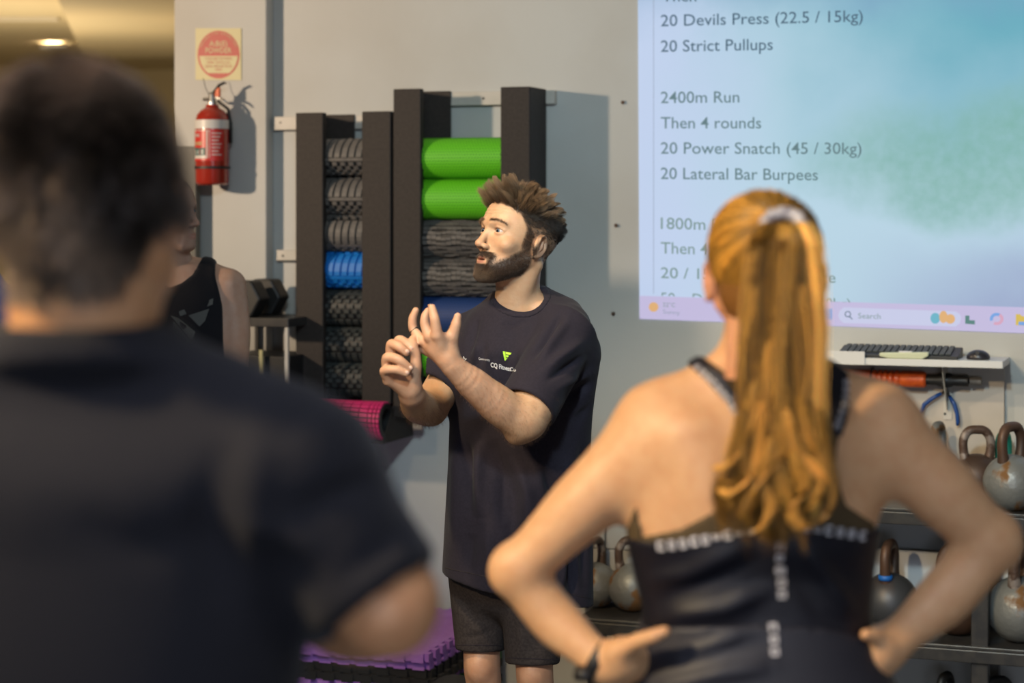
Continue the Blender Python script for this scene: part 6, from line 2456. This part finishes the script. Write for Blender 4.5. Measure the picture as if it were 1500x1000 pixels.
mC = head_color(mV, (0.60, 0.32, 0.16), None, lambda V_: (scalp_back(V_) * 0.95, (0.022, 0.014, 0.010)))
f = Field((P(-560, 0, 2.1)[0], 1.62, 0.62), (P(700, 0, 2.1)[0], 2.42, P(0, 440, 2.0)[2]), 0.009)
f.poly([P(470, 760, 1.965), P(520, 820, 1.95), P(564, 880, 1.93)], [0.044, 0.049, 0.050], k=0)
f.poly([P(568, 888, 1.935), P(520, 905, 2.06), P(420, 880, 2.20), P(330, 860, 2.25)], [0.047, 0.045, 0.034, 0.028], k=0.02, kj=0.02)
f.ell(P(330, 862, 2.25), (0.045, 0.03, 0.035), k=0.02)
for dy in (-18, -4, 10, 24):
    f.poly([P(320, 862 + dy, 2.255), P(280, 866 + dy, 2.24), P(255, 872 + dy, 2.20)], [0.012, 0.011, 0.008], k=0.004, kj=0.004)
f.poly([P(335, 845, 2.24), P(312, 825, 2.22), P(290, 815, 2.20)], [0.014, 0.012, 0.009], k=0.01)
f.poly([P(-230, 760, 1.965), P(-280, 820, 1.95), P(-324, 880, 1.93)], [0.044, 0.049, 0.050], k=0)
f.poly([P(-328, 888, 1.935), P(-280, 905, 2.06), P(-180, 890, 2.20), P(-90, 880, 2.25)], [0.047, 0.045, 0.034, 0.028], k=0.02, kj=0.02)
f.ell(P(-80, 880, 2.25), (0.045, 0.03, 0.035), k=0.02)
for dy in (-18, -4, 10, 24):
    f.poly([P(-70, 880 + dy, 2.255), P(-30, 884 + dy, 2.24), P(-5, 888 + dy, 2.20)], [0.012, 0.011, 0.008], k=0.004, kj=0.004)
bV, bQ = f.mesh()
V2, Q2, C2 = merge([(placed(mV, HL), mQ, mC), (bV, bQ, np.tile(np.array((0.58, 0.29, 0.14)), (len(bV), 1)))])
child('body', V2, Q2, M['skin'], man, C2)
for s in (-1, 1):
    e = MB().lathe([(0.0, -0.0134)] + [(0.0134 * math.sin(math.radians(a)), -0.0134 * math.cos(math.radians(a))) for a in range(10, 180, 10)] + [(0.0, 0.0134)], 20, axis=1)
    o = e.build('eye', M['eye'], man, True)
    o.matrix_local = Matrix.Translation(-Vector(man.location)) @ HL @ Matrix.Translation(Vector((s * EYEC[0], EYEC[1], EYEC[2])))
mr = np.random.RandomState(21)
sm2 = scalp_back(mV)
ml = lambda R0: 0.014 + 0.034 * sstep(R0[:, 2], -0.075, 0.01)


def md_(R0, N0):
    tq = sstep(R0[:, 2], 0.02, 0.08)[:, None]
    return N0 * (0.30 + 0.10 * tq) + np.array([0.0, 0.25, -0.8]) * (1 - tq) + np.array([0.1, 0.75, -0.1]) * tq


sp = grow(mV, mN, sm2, 17000, ml, md_, 420, 0.55, 7, 0.03, mr, 0.16)
lt = nse(sp[:, -1] * np.array([70, 40, 22]), 8)
mc_ = (np.array((0.17, 0.120, 0.085)) * np.clip(0.9 + 1.0 * lt, 0.15, 2.4)[:, None] * mr.uniform(0.5, 1.5, (17000, 1)))
o = strands('hair', placed(sp.reshape(-1, 3), HL).reshape(sp.shape), 0.0008, M['hair'], man, mc_)
o.location = -Vector(man.location)
# t-shirt
f = Field((P(-620, 0, 2.1)[0], 1.66, 0.55), (P(760, 0, 2.1)[0], 2.34, P(0, 400, 2.0)[2]), 0.008)
S = []
for (z, cx, hw, b, D) in ((0.62, 118, 0.205, 0.135, 2.0), (0.85, 118, 0.200, 0.130, 2.0), (1.05, 118, 0.205, 0.130, 2.0), (1.20, 118, 0.225, 0.135, 1.99), (1.33, 118, 0.235, 0.130, 1.99), (1.42, 118, 0.215, 0.110, 1.99), (1.48, 120, 0.150, 0.090, 1.99),
                          (1.505, 122, 0.112, 0.098, 1.98), (1.532, 122, 0.090, 0.090, 1.98)):
    S.append((z, P(cx, 0, D)[0], D, hw, b, 0))
f.loft(S, k=0, pw=2.4)
f.poly([P(200, 560, 1.98), P(325, 620, 1.97), P(426, 690, 1.96)], [0.056, 0.068, 0.084], k=0.03, kj=0.02)
f.poly([P(40, 560, 1.98), P(-85, 620, 1.97), P(-186, 690, 1.96)], [0.056, 0.068, 0.084], k=0.03, kj=0.02)
capped(f, P(432, 704, 1.965), P(556, 882, 1.935), 0.076, 0.073, k=0.04, rnd=0.015)
capped(f, P(-192, 706, 1.965), P(-310, 868, 1.935), 0.074, 0.073, k=0.04, rnd=0.015)
capped(f, P(545, 855, 1.94), P(568, 905, 1.935), 0.058, 0.058, k=0.003, mode='sub')
capped(f, P(-298, 835, 1.94), P(-322, 885, 1.935), 0.058, 0.058, k=0.003, mode='sub')
f.poly([P(330, 700, 1.92), P(200, 720, 1.90), P(60, 720, 1.90), P(-80, 700, 1.92)], [0.03, 0.02, 0.02, 0.03], k=0.06)
f.ell(P(121, 464, 1.99), (0.084, 0.084, 0.026), k=0.006, mode='sub')
tV2, tQ2 = f.mesh()
n_ = vnormals(tV2, tQ2)
tV2 = fold_displace(tV2, n_, [([(560, 700), (500, 720), (420, 760)], -0.008, 22), ([(330, 640), (300, 760), (330, 900)], -0.008, 26), ([(380, 620), (370, 760), (380, 900)], 0.008, 26),
                              ([(480, 820), (420, 780), (360, 760)], 0.008, 22), ([(100, 760), (200, 800), (330, 780)], -0.004, 30), ([(600, 760), (560, 800), (500, 850)], -0.007, 18)])
child('t_shirt', tV2, tQ2, M['black_tee'], man)
# trousers, legs and shoes (below the frame)
f2 = Field((P(118, 0, 2.0)[0] - 0.25, 1.75, 0.0), (P(118, 0, 2.0)[0] + 0.25, 2.30, 0.75), 0.009)
cx = P(118, 0, 2.0)[0]
f2.ell((cx, 2.0, 0.66), (0.185, 0.125, 0.14), k=0)
for s in (-1, 1):
    f2.poly([(cx + s * 0.095, 2.0, 0.62), (cx + s * 0.10, 2.0, 0.44), (cx + s * 0.10, 2.03, 0.10)], [0.10, 0.07, 0.055], k=0.02, kj=0.03)
v, q = f2.mesh()
child('trousers', v, q, M['shorts'], man)
for s in (-1, 1):
    f2 = Field((cx + s * 0.10 - 0.09, 1.93, -0.01), (cx + s * 0.10 + 0.09, 2.34, 0.15), 0.008)
    f2.poly([(cx + s * 0.10, 2.02, 0.05), (cx + s * 0.10, 2.13, 0.05), (cx + s * 0.10, 2.24, 0.036)], [0.047, 0.046, 0.036], k=0, kj=0.03)
    f2.op(lambda X, Y, Z: -Z + 0 * X + 0 * Y, f2.lo, (9, 9, 0.2), 0.006, 'int')
    v, q = f2.mesh()
    child('shoe', v, q, M['black'], man)

# ------------------------------------------------------------------ woman by the wall on the left
RD = 6.05
rw = thing('person', 'older woman in black tank top by the left wall looking right in profile', 'person', tuple(P(290, 300, RD) * np.array([1, 1, 0])))
HR = Matrix.Translation(Vector(P(243, 312, RD))) @ Matrix.Rotation(math.radians(66), 4, 'Z') @ Matrix.Rotation(math.radians(-4), 4, 'X')
HRi = np.array(HR.inverted())
tr_ = lambda p_: tuple(HRi[:3, :3] @ np.array(p_) + HRi[:3, 3])
rf = head_field(0.004, [((0, 0.028, -0.055), 0.050), (tr_(P(258, 385, 6.08)), 0.052), (tr_(P(262, 410, 6.10)), 0.062)], False, None, zlow=-0.22, open_mouth=False)
rV, rQ = rf.mesh()
rN = vnormals(rV, rQ)
rC = head_color(rV, (0.40, 0.25, 0.19), None, lambda V_: (scalp_back(V_), (0.10, 0.08, 0.06)))
f = Field((P(150, 0, 6.3)[0], 5.85, 0.0), (P(390, 0, 6.3)[0], 6.35, P(0, 370, 6.1)[2]), 0.008)
f2_secs = []
for (z, cx_, hw, b) in ((0.80, 262, 0.165, 0.115), (0.95, 262, 0.160, 0.11), (1.05, 262, 0.150, 0.105), (1.22, 264, 0.165, 0.115), (1.35, 266, 0.165, 0.105), (1.42, 266, 0.130, 0.085), (1.47, 264, 0.075, 0.065)):
    f2_secs.append((z, P(cx_, 0, 6.1)[0], 6.1, hw, b, 0))
f.loft(f2_secs, k=0)
f.poly([P(268, 398, 6.1), P(305, 402, 6.1), P(334, 420, 6.09)], [0.05, 0.042, 0.046], k=0.03, kj=0.02)
f.poly([P(258, 398, 6.1), P(222, 402, 6.1), P(192, 420, 6.09)], [0.05, 0.042, 0.046], k=0.03, kj=0.02)
rt = f.F.copy()
f.poly([P(336, 418, 6.09), P(345, 480, 6.08), P(344, 540, 6.08), P(338, 620, 6.02), P(334, 655, 6.0)], [0.050, 0.045, 0.040, 0.030, 0.026], k=0.02, kj=0.02)
f.poly([P(190, 418, 6.09), P(181, 480, 6.08), P(182, 540, 6.08), P(186, 620, 6.02), P(190, 655, 6.0)], [0.050, 0.045, 0.040, 0.030, 0.026], k=0.02, kj=0.02)
for cxh, sg_ in ((334, 1), (190, -1)):
    f.ell(P(cxh, 668, 5.99), (0.024, 0.018, 0.036), k=0.012)
    for j in range(4):
        f.poly([P(cxh + (j - 1.5) * 7, 680, 5.985), P(cxh + (j - 1.5) * 7.5, 702, 5.98)], [0.010, 0.008], k=0.004)
    f.poly([P(cxh - sg_ * 10, 662, 5.975), P(cxh - sg_ * 17, 684, 5.965)], [0.011, 0.009], k=0.008)
for s in (-1, 1):
    x_ = P(262, 0, 6.1)[0] + s * 0.085
    f.poly([(x_, 6.1, 0.80), (x_, 6.09, 0.48), (x_, 6.12, 0.38), (x_, 6.14, 0.08)], [0.085, 0.054, 0.054, 0.036], k=0.02, kj=0.03)
v, q = f.mesh()
V2, Q2, C2 = merge([(placed(rV, HR), rQ, rC), (v, q, np.tile(np.array((0.42, 0.26, 0.19)), (len(v), 1)))])
child('body', V2, Q2, M['skin'], rw, C2)
for s in (-1, 1):
    e = MB().lathe([(0.0, -0.0134)] + [(0.0134 * math.sin(math.radians(a)), -0.0134 * math.cos(math.radians(a))) for a in range(10, 180, 10)] + [(0.0, 0.0134)], 20, axis=1)
    o = e.build('eye', M['eye'], rw, True)
    o.matrix_local = Matrix.Translation(-Vector(rw.location)) @ HR @ Matrix.Translation(Vector((s * EYEC[0], EYEC[1], EYEC[2])))
AX, AY, AZ = f.ax[0][:, None, None], f.ax[1][None, :, None], f.ax[2][None, None, :]


def psdf(poly, D):
    return poly_sdf(poly, AX, np.float32(D) + 0 * AX[:1], AZ)[:, :1, :] * (D / 3.0)


tk = [(180, 720), (345, 720), (330, 600), (327, 520), (326, 450), (322, 430), (314, 404), (311, 376), (296, 366), (290, 385), (282, 402), (268, 414), (250, 420), (236, 414), (226, 402), (220, 385), (214, 366), (200, 376), (198, 404), (192, 430), (186, 470)]
G = np.maximum(rt - 0.008, psdf(tk, 6.03))
v, q = surface_nets(G.astype(np.float32), f.lo, f.h)
child('tank_top', v, q, M['black_tee'], rw)
rT = bvh_of(v, q)
sl2 = np.maximum(f.F - 0.007, AZ - 0.86 + 0 * AX + 0 * AY)
v, q = surface_nets(sl2.astype(np.float32), f.lo, f.h)
v_ok = v
child('leggings', v, q, M['tank'], rw)
for pl_ in ([(262, 456), (312, 437), (311, 446), (264, 463)], [(276, 462), (306, 452), (300, 470), (292, 478)], [(250, 462), (262, 466), (286, 486), (280, 500)], [(254, 470), (282, 505), (272, 520), (252, 492)]):
    vs = []
    ok = True
    for x, y in pl_:
        h_, n_ = ray_pix(rT, x, y, 0.003)
        if h_ is None:
            ok = False
            break
        vs.append(tuple(h_))
    if ok:
        mbchild(MB().add(vs, [tuple(range(len(vs)))]), 'chest_print', M['grey_print'], rw)
rs = grow(rV, rN, scalp_back(rV), 3000, lambda R0: np.full(len(R0), 0.03), lambda R0, N0: N0 * 0.1 + np.array([0, 0.8, -0.3]), 60, 0.5, 5, 0.15, mr)
o = strands('hair', placed(rs.reshape(-1, 3), HR).reshape(rs.shape), 0.0009, M['hair'], rw, np.array((0.16, 0.12, 0.09)) * mr.uniform(0.5, 1.4, (3000, 1)))
o.location = -Vector(rw.location)
for s in (-1, 1):
    x_ = P(262, 0, 6.1)[0] + s * 0.085
    f2 = Field((x_ - 0.08, 5.84, -0.01), (x_ + 0.08, 6.24, 0.13), 0.008)
    f2.poly([(x_, 6.13, 0.045), (x_, 6.03, 0.045), (x_, 5.94, 0.034)], [0.042, 0.042, 0.034], k=0, kj=0.03)
    f2.op(lambda X, Y, Z: -Z + 0 * X + 0 * Y, f2.lo, (9, 9, 0.2), 0.006, 'int')
    v, q = f2.mesh()
    child('shoe', v, q, M['black'], rw)

# ------------------------------------------------------------------ tall man in blue at the left edge, mostly outside the frame
BD = 4.2
bx_ = P(-118, 0, BD)[0]
bm_ = thing('person', 'man in blue t-shirt, only his shoulder showing at the left edge behind the near man', 'person', (bx_, BD, 0))
HB = Matrix.Translation(Vector((bx_, BD - 0.01, 1.755))) @ Matrix.Rotation(math.radians(110), 4, 'Z')
bf = head_field(0.004, [((0, 0.028, -0.055), 0.056), ((0, 0.030, -0.12), 0.058), ((0, 0.03, -0.20), 0.066)], True, None, zlow=-0.24, open_mouth=False)
qV, qQ = bf.mesh()
qN = vnormals(qV, qQ)
qC = head_color(qV, (0.54, 0.32, 0.20), None, lambda V_: (scalp_back(V_) * 0.95, (0.03, 0.02, 0.014)))
f = Field((bx_ - 0.34, BD - 0.30, 0.0), (bx_ + 0.34, BD + 0.26, 1.60), 0.009)
f.loft([(0.90, bx_, BD, 0.165, 0.11, 0), (1.10, bx_, BD, 0.165, 0.11, 0), (1.35, bx_, BD, 0.185, 0.12, 0), (1.46, bx_, BD, 0.165, 0.10, 0), (1.53, bx_, BD, 0.09, 0.07, 0)], k=0)
f.poly([(bx_ - 0.12, BD, 1.47), (bx_ + 0.12, BD, 1.47)], 0.05, k=0.03)
bt = f.F.copy()
for s in (-1, 1):
    f.poly([(bx_ + s * 0.205, BD, 1.36), (bx_ + s * 0.235, BD + 0.01, 1.15), (bx_ + s * 0.23, BD - 0.07, 0.90)], [0.040, 0.040, 0.027], k=0.02, kj=0.02)
    f.ell((bx_ + s * 0.23, BD - 0.09, 0.83), (0.018, 0.034, 0.045), k=0.015)
    for j in range(4):
        f.poly([(bx_ + s * 0.23, BD - 0.125 + j * 0.021, 0.80), (bx_ + s * 0.225, BD - 0.122 + j * 0.020, 0.75), (bx_ + s * 0.215, BD - 0.118 + j * 0.019, 0.715)], [0.011, 0.010, 0.008], k=0.003, kj=0.003)
    f.poly([(bx_ + s * 0.222, BD - 0.12, 0.85), (bx_ + s * 0.205, BD - 0.15, 0.80)], [0.012, 0.009], k=0.01)
    f.poly([(bx_ + s * 0.09, BD, 0.90), (bx_ + s * 0.095, BD, 0.52), (bx_ + s * 0.10, BD + 0.03, 0.10)], [0.085, 0.056, 0.036], k=0.02, kj=0.03)
v, q = f.mesh()
V2, Q2, C2 = merge([(placed(qV, HB), qQ, qC), (v, q, np.tile(np.array((0.54, 0.32, 0.20)), (len(v), 1)))])
child('body', V2, Q2, M['skin'], bm_, C2)
for s in (-1, 1):
    e = MB().lathe([(0.0, -0.0134)] + [(0.0134 * math.sin(math.radians(a)), -0.0134 * math.cos(math.radians(a))) for a in range(10, 180, 10)] + [(0.0, 0.0134)], 20, axis=1)
    o = e.build('eye', M['eye'], bm_, True)
    o.matrix_local = Matrix.Translation(-Vector(bm_.location)) @ HB @ Matrix.Translation(Vector((s * EYEC[0], EYEC[1], EYEC[2])))
g = Field(f.lo, f.lo + (f.n - 1) * f.h, f.h)
g.F = np.maximum(bt - 0.010, 0.94 - g.ax[2][None, None, :])
g.F = g.F.astype(np.float32)
for s in (-1, 1):
    capped(g, (bx_ + s * 0.185, BD, 1.47), (bx_ + s * 0.232, BD + 0.01, 1.22), 0.068, 0.064, k=0.03, rnd=0.01)
    capped(g, (bx_ + s * 0.229, BD + 0.01, 1.245), (bx_ + s * 0.236, BD + 0.01, 1.19), 0.052, 0.052, k=0.003, mode='sub')
g.ell((bx_, BD, 1.565), (0.078, 0.078, 0.035), k=0.006, mode='sub')
v, q = g.mesh()
child('t_shirt', v, q, mat('blue_cotton', (0.010, 0.070, 0.26), 0.8, bump=0.15, bscale=300), bm_)
g = Field(f.lo, f.lo + (f.n - 1) * f.h, f.h)
g.ell((bx_, BD, 0.93), (0.172, 0.12, 0.12), k=0)
for s in (-1, 1):
    capped(g, (bx_ + s * 0.088, BD, 0.92), (bx_ + s * 0.098, BD, 0.52), 0.095, 0.078, k=0.02, rnd=0.01)
v, q = g.mesh()
child('shorts', v, q, M['black_tee'], bm_)
for s in (-1, 1):
    x_ = bx_ + s * 0.10
    f2 = Field((x_ - 0.09, BD - 0.24, -0.01), (x_ + 0.09, BD + 0.12, 0.15), 0.008)
    f2.poly([(x_, BD + 0.03, 0.05), (x_, BD - 0.07, 0.05), (x_, BD - 0.17, 0.036)], [0.046, 0.045, 0.036], k=0, kj=0.03)
    f2.op(lambda X, Y, Z: -Z + 0 * X + 0 * Y, f2.lo, (9, 9, 0.2), 0.006, 'int')
    v, q = f2.mesh()
    child('shoe', v, q, M['black'], bm_)
qs = grow(qV, qN, scalp_back(qV), 3000, lambda R0: np.full(len(R0), 0.028), lambda R0, N0: N0 * 0.3 + np.array([0, 0.6, -0.2]), 80, 0.5, 5, 0.15, mr)
o = strands('hair', placed(qs.reshape(-1, 3), HB).reshape(qs.shape), 0.0009, M['hair'], bm_, np.array((0.05, 0.034, 0.024)) * mr.uniform(0.5, 1.4, (3000, 1)))
o.location = -Vector(bm_.location)
